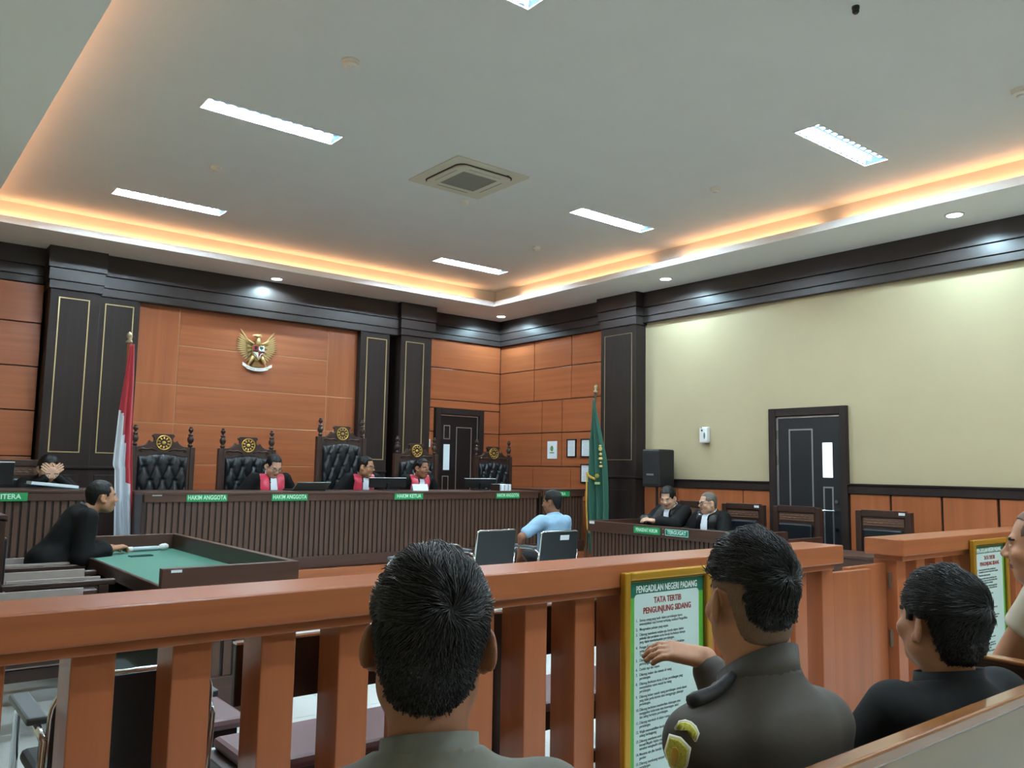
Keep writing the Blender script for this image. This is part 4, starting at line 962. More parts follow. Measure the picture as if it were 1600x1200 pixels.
# ------------------------------------------------------------------ people: one continuous body surface per figure, from a distance field
class Field:
    def __init__(s, lo, hi, h):
        s.lo = np.array(lo, float); s.h = h; n = np.ceil((np.array(hi)-s.lo)/h).astype(int)+1; s.n = n
        s.F = np.full(n, .08, np.float32)
    def sub(s, lo, hi):
        a = np.clip(np.floor((np.asarray(lo)-s.lo)/s.h).astype(int), 0, s.n); b = np.clip(np.ceil((np.asarray(hi)-s.lo)/s.h).astype(int)+1, 0, s.n)
        if (b <= a).any(): return None
        g = [(s.lo[i]+s.h*np.arange(a[i], b[i])).astype(np.float32) for i in range(3)]
        return tuple(slice(a[i], b[i]) for i in range(3)), (g[0][:, None, None], g[1][None, :, None], g[2][None, None, :])
    def mix(s, sl, d, k):
        f = s.F[sl]
        if k > 0: hh = np.clip(.5+.5*(f-d)/k, 0, 1); s.F[sl] = f*(1-hh)+d*hh-k*hh*(1-hh)
        else: s.F[sl] = np.minimum(f, d)
    def cone(s, a, b, ra, rb, k=.02):
        a = np.asarray(a, float); b = np.asarray(b, float); m = max(ra, rb)+k+.02
        r = s.sub(np.minimum(a, b)-m, np.maximum(a, b)+m)
        if r is None: return
        sl, (x, y, z) = r; ab = b-a; L2 = float(ab@ab)+1e-12
        t = np.clip(((x-a[0])*ab[0]+(y-a[1])*ab[1]+(z-a[2])*ab[2])/L2, 0, 1)
        d = np.sqrt((x-a[0]-t*ab[0])**2+(y-a[1]-t*ab[1])**2+(z-a[2]-t*ab[2])**2)-(ra+(rb-ra)*t); s.mix(sl, d, k)
    def ell(s, c, r, R=None, k=.02, cut=False):
        c = np.asarray(c, float); r = np.asarray(r, float); m = r.max()+k+.02
        q = s.sub(c-m, c+m)
        if q is None: return
        sl, (x, y, z) = q; x = x-c[0]; y = y-c[1]; z = z-c[2]
        if R is not None: x, y, z = R[0, 0]*x+R[1, 0]*y+R[2, 0]*z, R[0, 1]*x+R[1, 1]*y+R[2, 1]*z, R[0, 2]*x+R[1, 2]*y+R[2, 2]*z
        k0 = np.sqrt((x/r[0])**2+(y/r[1])**2+(z/r[2])**2); k1 = np.sqrt((x/r[0]**2)**2+(y/r[1]**2)**2+(z/r[2]**2)**2)+1e-9
        d = k0*(k0-1)/k1
        if cut:
            f = s.F[sl]; d = -d
            hh = np.clip(.5-.5*(f-d)/max(k, 1e-6), 0, 1); s.F[sl] = f*(1-hh)+d*hh+k*hh*(1-hh)
        else: s.mix(sl, d, k)
    def halfspace(s, p, n, lo=None, hi=None):
        """keep only points with (x-p).n < 0, inside the given box"""
        q = s.sub(lo if lo is not None else s.lo, hi if hi is not None else s.lo+s.h*s.n)
        if q is None: return
        sl, (x, y, z) = q; n = np.asarray(n, float)/np.linalg.norm(n)
        s.F[sl] = np.maximum(s.F[sl], (x-p[0])*n[0]+(y-p[1])*n[1]+(z-p[2])*n[2])
    def wrinkle(s, amp, fr, seed=0, lo=None, hi=None):
        q = s.sub(lo if lo is not None else s.lo, hi if hi is not None else s.lo+s.h*s.n); sl, (x, y, z) = q; g = np.random.default_rng(seed); w = 0
        for k in range(4):
            d = g.normal(size=3); d /= np.linalg.norm(d); d[2] *= .6; f = fr*(.6+.5*k)
            w = w + np.sin(f*(d[0]*x+d[1]*y+d[2]*z)+g.uniform(0, 6)+1.5*np.sin(f*.35*(d[1]*x-d[0]*y+z)+k))/(1+.6*k)
        s.F[sl] += (amp*w/2).astype(np.float32)
    def mesh(s):
        F = s.F; S = F < 0
        c = S[:-1, :-1, :-1].astype(np.int8)
        tot = np.zeros_like(c)
        for i in (0, 1):
            for j in (0, 1):
                for k in (0, 1): tot += S[i:F.shape[0]-1+i, j:F.shape[1]-1+j, k:F.shape[2]-1+k]
        I = np.argwhere((tot > 0) & (tot < 8)); idx = np.full(c.shape, -1, np.int32); idx[tuple(I.T)] = np.arange(len(I))
        P = np.zeros((len(I), 3)); cnt = np.zeros(len(I))
        for ax in range(3):
            o1, o2 = [q for q in range(3) if q != ax]
            for u in (0, 1):
                for v in (0, 1):
                    A = I.copy(); A[:, o1] += u; A[:, o2] += v; B = A.copy(); B[:, ax] += 1
                    fa, fb = F[tuple(A.T)], F[tuple(B.T)]; m = (fa < 0) != (fb < 0)
                    t = fa[m]/(fa[m]-fb[m]); q = A[m].astype(float); q[:, ax] += t; P[m] += q; cnt[m] += 1
        P = s.lo+s.h*P/cnt[:, None]; Q = []
        for ax in range(3):
            o1, o2 = (ax+1) % 3, (ax+2) % 3
            sa = [slice(1, -1)]*3; sa[ax] = slice(0, -1); sb = [slice(1, -1)]*3; sb[ax] = slice(1, None)
            a_, b_ = S[tuple(sa)], S[tuple(sb)]; E_ = np.argwhere(a_ != b_)
            if not len(E_): continue
            E_ = E_ + np.array([0 if q == ax else 1 for q in range(3)]); fl = S[tuple(E_.T)]
            def at(u, v): X = E_.copy(); X[:, o1] += u; X[:, o2] += v; return idx[tuple(X.T)]
            q = np.stack([at(-1, -1), at(0, -1), at(0, 0), at(-1, 0)], 1); q[~fl] = q[~fl][:, ::-1]; Q.append(q)
        Q = np.concatenate(Q); Q = Q[(Q >= 0).all(1)]; return P, Q
def np_mesh(name, P, Q):
    me = bpy.data.meshes.new(name); me.vertices.add(len(P)); me.vertices.foreach_set('co', P.astype(np.float32).ravel())
    n = Q.shape[1]; me.loops.add(Q.size); me.loops.foreach_set('vertex_index', Q.astype(np.int32).ravel())
    me.polygons.add(len(Q)); me.polygons.foreach_set('loop_start', np.arange(0, Q.size, n, dtype=np.int32))
    me.update(calc_edges=True); me.polygons.foreach_set('use_smooth', np.ones(len(Q), bool)); return me
def biggest(P, Q):
    """keep the largest connected piece"""
    lab = np.arange(len(P))
    for _ in range(200):
        m = lab[Q].min(1); new = lab.copy()
        for c in range(Q.shape[1]): np.minimum.at(new, Q[:, c], m)
        new = new[new]
        if (new == lab).all(): break
        lab = new
    u, c = np.unique(lab[Q[:, 0]], return_counts=True); keep = lab == u[c.argmax()]
    ren = np.cumsum(keep)-1; Qk = Q[keep[Q].all(1)]; return P[keep], ren[Qk]
def smooth(P, Q, it=1):
    for _ in range(it):
        A = np.zeros_like(P); n = np.zeros(len(P))
        for c in range(4):
            for d in (1, 3): np.add.at(A, Q[:, c], P[Q[:, (c+d) % 4]]); np.add.at(n, Q[:, c], 1)
        P = .5*P+.5*A/np.maximum(n, 1)[:, None]
    return P
def rotm(yaw=0, pitch=0, roll=0):
    """columns: head x (its right-hand side when it looks along +y), y (forward), z (up). yaw turns left, pitch>0 looks up, roll>0 tips to its right"""
    return np.array(Matrix.Rotation(yaw, 3, 'Z') @ Matrix.Rotation(pitch, 3, 'X') @ Matrix.Rotation(roll, 3, 'Y'))
def ik(a, c, l1, l2, pole):
    a = np.asarray(a, float); c = np.asarray(c, float); d = c-a; L = np.linalg.norm(d)
    if L > (l1+l2)*.995: c = a+d/L*(l1+l2)*.995; d = c-a; L = np.linalg.norm(d)
    x = (l1*l1-l2*l2+L*L)/(2*L); hgt = math.sqrt(max(l1*l1-x*x, 1e-6)); u = d/L; w = np.asarray(pole, float); w = w-u*(w@u); w /= np.linalg.norm(w)
    return a+u*x+w*hgt, c
SKIN = {k: mat('skin_'+k, v, .5, noise=.05, nscale=40, spec=.35) for k, v in dict(tan='#a9795c', fair='#c39a80', brown='#8a5d45', dark='#6d4634').items()}
LIP = mat('lip_skin', '#8d5347', .5); EYEW = mat('eye_white', '#cfc9c2', .25); EYEB = mat('eye_brown', '#1b110c', .15); BROW = mat('eyebrow_hair', '#17110e', .8)
HAIR = mat('black_hair', '#070707', .5, bump=.25, grain=(420, 50, 200, 0), spec=.3); HAIRG = mat('greying_hair', '#5f5a52', .6, bump=.4, nscale=260); STUB = mat('shaved_hair', '#6a5140', .75, noise=.2, nscale=300)
STRAND = mat('hair_strand', '#0b0a0a', .42); STRAND2 = mat('grey_hair_strand', '#45464a', .4)

def head_prims(f, hc, R, s=1.0, wide=1.0):
    """head centre hc (between the ears), axes R"""
    WD = np.array([wide, 1, 1])
    def W(p): return hc + R @ (np.array(p)*s*WD)
    E = lambda c, r, k=.02, cut=False, RR=None: f.ell(W(c), np.array(r)*s, R if RR is None else R @ RR, k*s, cut)
    E((0, -.014, .038), (.077*wide, .098, .084), .01)
    E((0, .028, -.035), (.063*wide, .066, .085), .035)
    E((0, .05, -.098), (.034, .03, .022), .03)
    for sx in (-1, 1):
        E((sx*.05, .005, -.062), (.022, .032, .032), .03)
        E((sx*.042, .066, -.03), (.024, .02, .02), .025)
    f.cone(W((-.036, .084, .018)), W((.036, .084, .018)), .010*s, .010*s, .018*s)
    for sx in (-1, 1): E((sx*.032, .098, .0), (.017, .012, .011), .012, True)
    for sx in (-1, 1): f.ell(W((sx*.032, .0805, .0)), np.array((.0125,)*3)*s, None, .003*s)
    f.cone(W((0, .093, .006)), W((0, .112, -.030)), .0075*s, .0115*s, .014*s)
    for sx in (-1, 1): E((sx*.013, .102, -.035), (.009, .011, .008), .008)
    E((0, .09, -.060), (.024, .012, .0055), .006); E((0, .088, -.071), (.020, .012, .007), .006)
    E((0, .103, -.0655), (.024, .008, .0016), .003, True)
    for sx in (-1, 1):
        RR = np.array(Matrix.Rotation(sx*.62, 3, 'Z') @ Matrix.Rotation(-.2, 3, 'X'))
        E((sx*.087, -.014, -.008), (.0075, .021, .034), .008, False, RR)
        E((sx*.083, .0, -.033), (.008, .012, .014), .008, False, RR)
        E((sx*.099, -.004, -.004), (.009, .012, .021), .005, True, RR)
def hand_prims(f, w, d, palm_n, curl, size=1.0, spread=.25, thumb_side=1):
    """wrist w, direction d, palm normal; fingers curl towards the palm normal"""
    d = np.asarray(d, float); d /= np.linalg.norm(d); n = np.asarray(palm_n, float); n = n-d*(n@d); n /= np.linalg.norm(n); x = np.cross(d, n)*thumb_side
    for k in range(4):
        o = (k-1.5)*.019*size; base = w+d*.085*size+x*o
        f.cone(w+d*.015+x*o*.7, base, .0145*size, .012*size, .012)
        L = (.066, .076, .071, .055)[k]*size; p = base; a = curl*.5
        for j, fr in enumerate((.45, .32, .25)):
            dd = d*math.cos(a)+n*math.sin(a)+x*o*spread*4*max(0, 1-a); dd /= np.linalg.norm(dd); q = p+dd*L*fr
            r = (.0092, .0085, .0078)[j]*size; f.cone(p, q, r, r*.95, .003); p = q; a += curl*.62
    p = w+d*.02*size-x*.020*size; dd = d*.65-x*.62+n*.35; dd /= np.linalg.norm(dd); q = p+dd*.042*size; f.cone(p, q, .015*size, .0115*size, .012)
    dd = dd+d*.35+n*.25*curl; dd /= np.linalg.norm(dd); q2 = q+dd*.034*size; f.cone(q, q2, .0105*size, .0095*size, .004); dd = dd+d*.3; dd /= np.linalg.norm(dd); f.cone(q2, q2+dd*.026*size, .0095*size, .008*size, .003)

def person(label, loc, yaw, seat=.45, lean=0.0, side=0.0, head=(0, 0, 0), skin='tan', wrists=None, poles=None, hands=(.7, .7), palms=None, h=.008, hh=None,
           coat=None, coat_m=None, sleeve='long', shirt_r=1.0, hair='short', hair_m=None, s=1.0, fat=1.0, headoff=(0, 0, 0), neckl=.10, lift=0.0, hips=(0, 0, 0), wr=(.004, 34), legs=True, feet_y=.42, name='person', strands=0, collar=None, group=None, robe=False, sh_drop=0.0, headscale=1.0, feet_z=.0, head_at=None, wide=1.0, trap=.075, shw=.178, neckr=.056, hdir=None, hsize=1.0, mess=1.0, slen=.20):
    """seated figure that faces local +y; wrists in local coordinates"""
    t = thing(name, label, 'person', loc, yaw, group)
    if head_at is not None:
        sp = np.array([math.sin(side), math.sin(lean), math.cos(lean)*math.cos(side)]); sp /= np.linalg.norm(sp)
        q = np.array([0, .02, seat+.085])+np.array(hips)+sp*.505*s+np.array([0, .02, neckl])*s+np.array(headoff)
        lift = head_at[2]-loc[2]-q[2]; c_, s_ = math.cos(yaw), math.sin(yaw)
        loc = (head_at[0]-c_*q[0]+s_*q[1], head_at[1]-s_*q[0]-c_*q[1], loc[2]); t.location = loc
        print(label[:40], 'at', np.round(loc, 2), 'lift', round(lift, 3))
    hip = np.array([0, .02, seat+.085+lift])+np.array(hips)
    sp = np.array([math.sin(side), math.sin(lean), math.cos(lean)*math.cos(side)]); sp /= np.linalg.norm(sp)
    fw = np.array([0, math.cos(lean), -math.sin(lean)])
    U = lambda a, b=0, c=0: hip+sp*a*s+fw*b*s+np.array([c*s, 0, 0])
    neck = U(.47, -.005); shl = [U(.405-sh_drop, -.01, -shw), U(.405-sh_drop, -.01, shw)]
    R = rotm(*head); hc = neck+sp*.035*s+np.array([0, .02, neckl])*s+np.array(headoff)
    if wrists is None: wrists = [(-.15, .38, seat+.2), (.15, .38, seat+.2)]
    if poles is None: poles = [(-1, -.6, -.8), (1, -.6, -.8)]
    arms = [ik(shl[i], wrists[i], .29*s, .255*s, poles[i]) for i in (0, 1)]
    kz = seat+.06
    knees = [np.array([hip[0]+sx*.11, hip[1]+.44, kz]) for sx in (-1, 1)]; ank = [np.array([hip[0]+sx*.12, hip[1]+feet_y, .09+feet_z]) for sx in (-1, 1)]
    pts = np.array([hip, neck, hc+[0, 0, .17], *shl, *[a[0] for a in arms], *[a[1] for a in arms], *knees, *ank])
    lo, hi = pts.min(0)-.24, pts.max(0)+.24; lo[2] = max(lo[2], -.02); hi[2] = hc[2]+.20*headscale
    # --- body
    f = Field(lo, hi, h)
    f.ell(hip+[0, 0, .02], (.165*fat, .12, .11), None, .05); f.cone(U(.08), U(.2), .115*fat, .115*fat, .06)
    RT = np.stack([np.array([1, 0, 0]), fw, sp], 1)
    f.ell(U(.16, .01), (.145*fat, .105*fat, .14), RT, .06); f.ell(U(.30, 0), (.155*fat, .11*fat, .14), RT, .05); f.ell(U(.385, -.02), (.16, .085, .065), RT, .05)
    f.cone(U(.43, -.015), hc+R @ np.array([0, -.025, -.05]), (neckr+.004)*s, neckr*s, .035)
    for i, sx in enumerate((-1, 1)):
        e, w = arms[i]; f.cone(shl[i], e, .050*s, .041*s, .035); f.cone(e, w, .040*s, .027*s, .02)
        d = w-e
        pn = palms[i] if palms else (-sx*.3, .2, -1)
        hand_prims(f, w, hdir[i] if hdir and hdir[i] is not None else d, pn, hands[i], s*hsize, thumb_side=-sx)
        if legs:
            f.cone(hip+[sx*.09, .03, -.01], knees[i], .080, .055, .04); f.cone(knees[i], ank[i], .053, .036, .02); f.cone(ank[i]+[0, -.03, -.035], ank[i]+[0, .15, -.055], .035, .028, .02)
    head_prims(f, hc, R, s*headscale, wide)
    P, Q = biggest(*f.mesh()); P = smooth(P, Q, 1)
    me = np_mesh('body', P, Q)
    for m in (SKIN[skin], LIP, EYEW, EYEB, BROW): me.materials.append(m)
    C_ = P[Q].mean(1); q = ((C_-hc) @ R)/(s*headscale); mi = np.zeros(len(Q), np.int32)
    mi[(np.abs(q[:, 0]) < .024) & (np.abs(q[:, 2]+.0655) < .0095) & (q[:, 1] > .084)] = 1
    for sx in (-1, 1):
        dx, dz = q[:, 0]-sx*.032, q[:, 2]
        mi[((dx/.0125)**2+(dz/.0062)**2 < 1) & (q[:, 1] > .07)] = 2; mi[(dx**2+dz**2 < .0053**2) & (q[:, 1] > .07)] = 3
        mi[(np.abs(dx) < .017) & (np.abs(q[:, 2]-.0205+abs(1)*.0+.10*np.abs(dx)) < .0042) & (q[:, 1] > .06)] = 4
    me.polygons.foreach_set('material_index', mi); body = link('body', me, None, t)
    info = dict(wide=wide, t=t, hc=hc, R=R, neck=neck, sp=sp, fw=fw, shl=shl, arms=arms, hip=hip, s=s*headscale, U=U, knees=knees, RT=RT)
    # --- coat or shirt
    if coat_m is not None:
        g = Field(lo-.05, hi+[.05, .05, 0], hh or h); kk = .05; r = shirt_r
        g.ell(hip+[0, 0, .02], (.185*fat*r, .145*r, .13), None, kk); g.ell(U(.16, .01), (.165*fat*r, .128*fat*r, .15), RT, .06); g.ell(U(.30, 0), (.172*fat*r, .13*fat*r, .15), RT, .06); g.ell(U(.385, -.018), (.178*r, .105*r, .07), RT, .05)
        g.cone(U(.40-sh_drop*.5, -.02, -.055), U(.40-sh_drop*.5, -.02, .055), trap, trap, .05)
        g.cone(U(.415, -.02), U(.475, -.012), .096, neckr+.016, .03)
        rs = .066*r if not robe else .078*r
        for i, sx in enumerate((-1, 1)):
            e, w = arms[i]; d = (w-e)/np.linalg.norm(w-e)
            if sleeve == 'long':
                g.cone(shl[i], e, rs, rs*(.98 if robe else .83), .045); g.cone(e, w-d*(.085 if robe else .03), rs*(.98 if robe else .82), rs*(1.0 if robe else .62), .02)
                g.halfspace(w-d*.035, d, np.minimum(e, w)-.14, np.maximum(e, w)+.14) if False else None
            else:
                u = (e-shl[i])/np.linalg.norm(e-shl[i]); g.cone(shl[i], shl[i]+u*slen, rs, rs*.98, .045); g.halfspace(shl[i]+u*(slen+.02), u, shl[i]+u*(slen+.02)-.11, shl[i]+u*(slen+.02)+.11) if slen < .2 else None
            if robe and legs: g.cone(hip+[sx*.09, .03, 0], knees[i]+[0, .02, 0], .115, .095, .06); g.cone(knees[i]+[0, .0, 0], knees[i]+[0, .0, -.22], .09, .10, .05)
        g.wrinkle(wr[0], wr[1], int(abs(loc[0]*97)) % 89)
        nk = U(.475, -.012); nd = (hc-nk)/np.linalg.norm(hc-nk); nd = sp*.8+nd*.3+fw*.30
        g.halfspace(U(.475, .0)-nd/np.linalg.norm(nd)*.002, nd, nk-[.13, .13, .10], nk+[.13, .13, .30])
        Pc, Qc = biggest(*g.mesh()); Pc = smooth(Pc, Qc, 1); mc = np_mesh(coat or 'robe', Pc, Qc); mc.materials.append(coat_m); co = link(coat or 'robe', mc, None, t)
        info.update(P=Pc, Q=Qc, coat=co, bvh=BVHTree.FromPolygons([Vector(p) for p in Pc], Qc.tolist()))
        if legs and not robe:
            g = Field(lo-.05, hi, max(h, .009)); 
            g.ell(hip+[0, 0, .0], (.178*fat, .135, .10), None, .05)
            for i, sx in enumerate((-1, 1)): g.cone(hip+[sx*.09, .03, -.01], knees[i], .094, .070, .04); g.cone(knees[i], ank[i]+[0, 0, .02], .068, .056, .02)
            g.halfspace(hip+[0, 0, .07], (0, 0, 1)); Pt, Qt = biggest(*g.mesh()); mt = np_mesh('trousers', Pt, Qt); mt.materials.append(mat('dark_trousers', '#17181b', .8)); link('trousers', mt, None, t)
    if legs:
        for i, sx in enumerate((-1, 1)):
            MB().ball(tuple(ank[i]+[0, .065, -.052]), (.046, .135, .038)).build('shoe', mat('black_shoe', '#0d0d0f', .3), t, smooth=True)
    if hair: make_hair(info, hair, hair_m or HAIR, h=min(h, .006), strands=strands, wide=wide, mess=mess)
    return info
def make_hair(I, style, m, h=.005, strands=0, wide=1.0, whorl=(.026, -.108, .06), mess=1.0):
    hc, R, s, t = I['hc'], I['R'], I['s'], I['t']
    WD = np.array([wide, 1, 1])
    g = Field(np.array([-.12, -.14, -.14]), np.array([.12, .13, .17]), h/s if h > .004 else h)   # in head space
    th, tp = dict(short=(.006, .011), thick=(.014, .022), top=(.010, .022), buzz=(.0035, .004), fade=(.0028, .003))[style]
    g.ell((0, -.014-(tp-th)*.2, .040), (.077+th, .098+th, .084+tp), None, .01); g.ell((0, -.052, -.03), (.061+th*.8, .050+th*.5, .066), None, .03)
    sl, (x, y, z) = g.sub(g.lo, g.lo+g.h*g.n); ax = np.abs(x)
    # hairline: over the forehead with receding temples, sideburn before the ear, round the ear, down to the nape
    front = .082-6.0*np.maximum(0, ax-.028)**2+0*z
    front = np.where(ax > .056, .03, front)
    ear = .024+0*z+0*y
    line = np.where(y > .040, front, np.where(y > .018, .004+0*ax, np.where(y > -.035, ear, np.maximum(-.09, .024-(-.035-y)*3.2))))
    if style == 'top': line = np.where(y > .040, np.maximum(front, .052), np.where(y > -.02, .058+0*ax, np.where(ax > .055, .05, .050-(-.02-y)*1.0)))
    if style == 'fade': line = np.maximum(line, -.075)
    line = np.maximum(line, -.098)
    g.F[sl] = np.maximum(g.F[sl], ((line-z)*.75).astype(np.float32))
    g.F[sl] = np.maximum(g.F[sl], ((y-.080-.3*np.maximum(0, z-.07))*.9).astype(np.float32))
    g.wrinkle(.003 if style not in ('buzz', 'fade') else .0004, 150, 3)
    P, Q = biggest(*g.mesh()); P = smooth(P, Q, 1); L = P.copy(); P = hc+(P*s*WD) @ R.T
    me = np_mesh('hair', P, Q); me.materials.append(m); ob = link('hair' if style != 'fade' else 'shaved_sides', me, None, t)
    if strands:
        # short tapered locks that follow a whorl at the crown, kept as one mesh
        nrm = np.zeros_like(L)
        fn = np.cross(L[Q[:, 2]]-L[Q[:, 0]], L[Q[:, 3]]-L[Q[:, 1]])
        for c in range(4): np.add.at(nrm, Q[:, c], fn)
        nrm /= np.linalg.norm(nrm, axis=1)[:, None]+1e-9
        ctr = np.array([0, -.012, .0]); outw = ((L-ctr)*nrm).sum(1) > 0; ids = np.flatnonzero(outw & (L[:, 2] > -.09) & (L[:, 1] < .062) & ~((L[:, 2] < .045) & (L[:, 1] > -.01)))
        r_ = np.random.default_rng(5); pick = r_.choice(ids, strands); vs = []; fs = []; n0 = 0
        W0 = np.array(whorl); V = np.zeros((strands, 12, 3)); 
        p = L[pick]+r_.normal(0, .0015, (strands, 3)); n = nrm[pick]
        rad = p-W0; dist = np.linalg.norm(rad, axis=1)[:, None]; rad -= n*(rad*n).sum(1)[:, None]; rad /= np.linalg.norm(rad, axis=1)[:, None]+1e-6
        sw = np.cross(n, rad); d = rad+.9*sw*np.exp(-dist/.045)
        fl = np.stack([np.sin(p[:, 0]*95+2*np.sin(p[:, 2]*60))+np.sin(p[:, 1]*70), .3*np.sin(p[:, 2]*80+p[:, 0]*50), np.sin(p[:, 1]*90+p[:, 0]*40)], 1)
        d = d+.42*mess*fl*np.minimum(1, dist/.05)+r_.normal(0, .12*mess, p.shape); d[:, 2] -= np.where(p[:, 2] < .04, .9, 0)
        d -= n*(d*n).sum(1)[:, None]; d /= np.linalg.norm(d, axis=1)[:, None]+1e-9
        zf = np.clip((p[:, 2]+.03)/.09, .16, 1)
        ln = ((.014+.018*r_.random(strands))*zf*np.where(p[:, 1] > .035, .45, 1))[:, None]; wd = .0012; sd = np.cross(d, n); lf = zf[:, None]
        for j, (a, ou, ww) in enumerate(((0, -.002, 1), (.4, .0026, 1), (.75, .0034, .7), (1, .0016, .12))):
            c = p+d*ln*a+n*ou*(.35+.65*lf)*(.4+.6*mess)
            V[:, 3*j] = c-sd*wd*ww; V[:, 3*j+1] = c+sd*wd*ww; V[:, 3*j+2] = c+n*wd*ww*1.2
        base = np.arange(strands)[:, None]*12; F_ = []
        for j in range(3):
            for e in range(3): F_.append(np.stack([base[:, 0]+3*j+e, base[:, 0]+3*j+(e+1) % 3, base[:, 0]+3*j+3+(e+1) % 3, base[:, 0]+3*j+3+e], 1))
        F_ = np.concatenate(F_); V = hc+(V.reshape(-1, 3)*s*WD) @ R.T
        ms = np_mesh('hair_locks', V, F_); ms.materials.append(STRAND); so = link('hair_locks', ms, None, ob); so['kind'] = 'stuff'
    return ob
def island(q):
    u, inv = np.unique(q, return_inverse=True); inv = inv.reshape(q.shape); lab = np.arange(len(u))
    for _ in range(300):
        m = lab[inv].min(1); new = lab.copy()
        for c in range(4): np.minimum.at(new, inv[:, c], m)
        new = new[new]
        if (new == lab).all(): break
        lab = new
    l0 = lab[inv[:, 0]]; v, c = np.unique(l0, return_counts=True); return l0 == v[c.argmax()]
def shell(I, name, m, mask, off=.004, th=.004):
    """a panel of cloth that lies on the coat: the coat's own faces inside a mask, lifted and given thickness"""
    P, Q = I['P'], I['Q']; C_ = P[Q].mean(1); fn = np.cross(P[Q[:, 2]]-P[Q[:, 0]], P[Q[:, 3]]-P[Q[:, 1]]); fn /= np.linalg.norm(fn, axis=1)[:, None]+1e-9
    loc = (C_-I['hip']) ; a = loc @ I['sp']; b = loc @ I['fw']; keep = mask(loc[:, 0]-a*I['sp'][0], a, b, fn @ I['fw'], fn @ I['sp'])
    q = Q[keep]
    if not len(q): return None
    q = q[island(q)]
    vn = np.zeros_like(P)
    for c in range(4): np.add.at(vn, Q[:, c], fn)
    vn /= np.linalg.norm(vn, axis=1)[:, None]+1e-9
    u, inv = np.unique(q, return_inverse=True); me = np_mesh(name, (P+vn*off)[u], inv.reshape(q.shape)); me.materials.append(m)
    o = link(name, me, None, I['t']); sd = o.modifiers.new('solid', 'SOLIDIFY'); sd.thickness = th; sd.offset = 0; return o
def collar(I, m, name='collar', r=.066, z0=-.012, z1=.028, gap=0.0, tilt=.3, th=.004, flare=.004):
    """band round the neck"""
    c = I['neck']-I['sp']*.005; n = 28; vs = []; fs = []; R = I['RT']
    hd = (I['hc']-c); hd = hd/np.linalg.norm(hd)
    a0, a1 = PI/2+gap, PI/2+2*PI-gap
    for k in range(n+1):
        a = a0+(a1-a0)*k/n; cs, sn = math.cos(a), math.sin(a)
        for zz, rr, dz in ((z0, r+flare, 0), (z1, r, 0), (z1-.004, r-th, 0), (z0, r+flare-th, 0)):
            p = np.array([cs*rr, sn*rr*1.02, zz-tilt*sn*rr*(.9)]); vs.append(tuple(c+R @ p))
    for k in range(n):
        for e in range(4): fs.append((4*k+e, 4*k+(e+1) % 4, 4*k+4+(e+1) % 4, 4*k+4+e))
    return MB().add(vs, fs).build(name, m, I['t'], smooth=True)
def glasses(I, m, w=.058, rnd=False):
    hc, R, s = I['hc'], I['R'], I['s']; W = lambda p: tuple(hc+R @ (np.array(p)*s)); mb = MB()
    for sx in (-1, 1):
        pts = []
        for k in range(17):
            a = 2*PI*k/16; ex = 1 if rnd else .55
            cx, cz = math.cos(a), math.sin(a); cx = math.copysign(abs(cx)**ex, cx); cz = math.copysign(abs(cz)**ex, cz)
            pts.append(W((sx*.033+.024*cx, .108-.006*abs(cx*sx+sx*0), -.004+(.021 if rnd else .016)*cz)))
        mb.tube(pts, .0022 if not rnd else .003, 6)
        mb.tube([W((sx*.057, .102, .002)), W((sx*.078, .05, .004)), W((sx*.083, -.005, .004)), W((sx*.083, -.02, -.008))], .002, 6)
    mb.tube([W((-.010, .111, 0)), W((.010, .111, 0))], .002, 6)
    return mb.build('glasses', m, I['t'])

# ------------------------------------------------------------------ the people in the room
ROBE = mat('black_robe', '#050506', .8, spec=.25); RSATIN = mat('red_satin', '#c02a45', .32, sheen=.3); BANDW = mat('white_bands', '#d5dce6', .7)
SATIN = mat('black_satin', '#0b0c0f', .34)
def bands(I, w=.052, a0=.02, a1=.44, m=None):
    shell(I, 'white_bands', m or BANDW, lambda x, a, b, nf, ns: (np.abs(x) < w*(1.15-.5*(a/.44))) & (a > max(a0, .12)) & (a < a1) & (b > 0) & (b < .27) & (nf > .1), off=.012, th=.004)
    collar(I, BANDW, 'white_collar', r=.064, z0=-.004, z1=.022)
def lapels(I, m, w0=.045, w1=.135, a0=-.05, a1=.47, name='lapel'):
    for sx in (-1, 1): shell(I, name, m, lambda x, a, b, nf, ns: (x*sx > w0) & (x*sx < w1+.05*np.maximum(0, a-.3)) & (a > a0) & (a < a1) & (b > -.03-.0*a) & ((nf > -.1) | (ns > .5)), off=.005, th=.004)
Z = .35
jk = dict(coat='robe', coat_m=ROBE, robe=True, h=.0075, seat=.47, lean=.30, neckl=.055, headoff=(0, .045, 0), group='judges on the bench')
A = person('person in black and red judge robe with glasses looking down, left of the judges', (0, 0, Z), PI, head=(.1, -.45, 0), head_at=(3.80, 8.98, 1.435), wrists=[(-.15, .24, .74), (.15, .24, .74)], skin='fair', fat=1.15, **jk)
lapels(A, RSATIN, name='red_lapel'); bands(A); glasses(A, BLACK)
B = person('person in black and red judge robe with glasses looking aside, beside the tallest chair', (0, 0, Z), PI, head=(.62, -.1, 0), head_at=(4.985, 9.0, 1.445), wrists=[(-.15, .24, .74), (.15, .24, .74)], skin='tan', **jk)
lapels(B, RSATIN, name='red_lapel'); bands(B); glasses(B, BLACK)
Cc = person('person in black and red judge robe without glasses, rightmost of the judges', (0, 0, Z), PI, head=(.22, -.08, -.05), head_at=(5.795, 9.0, 1.44), wrists=[(-.15, .24, .74), (.15, .24, .74)], skin='brown', **jk)
lapels(Cc, RSATIN, name='red_lapel'); bands(Cc)
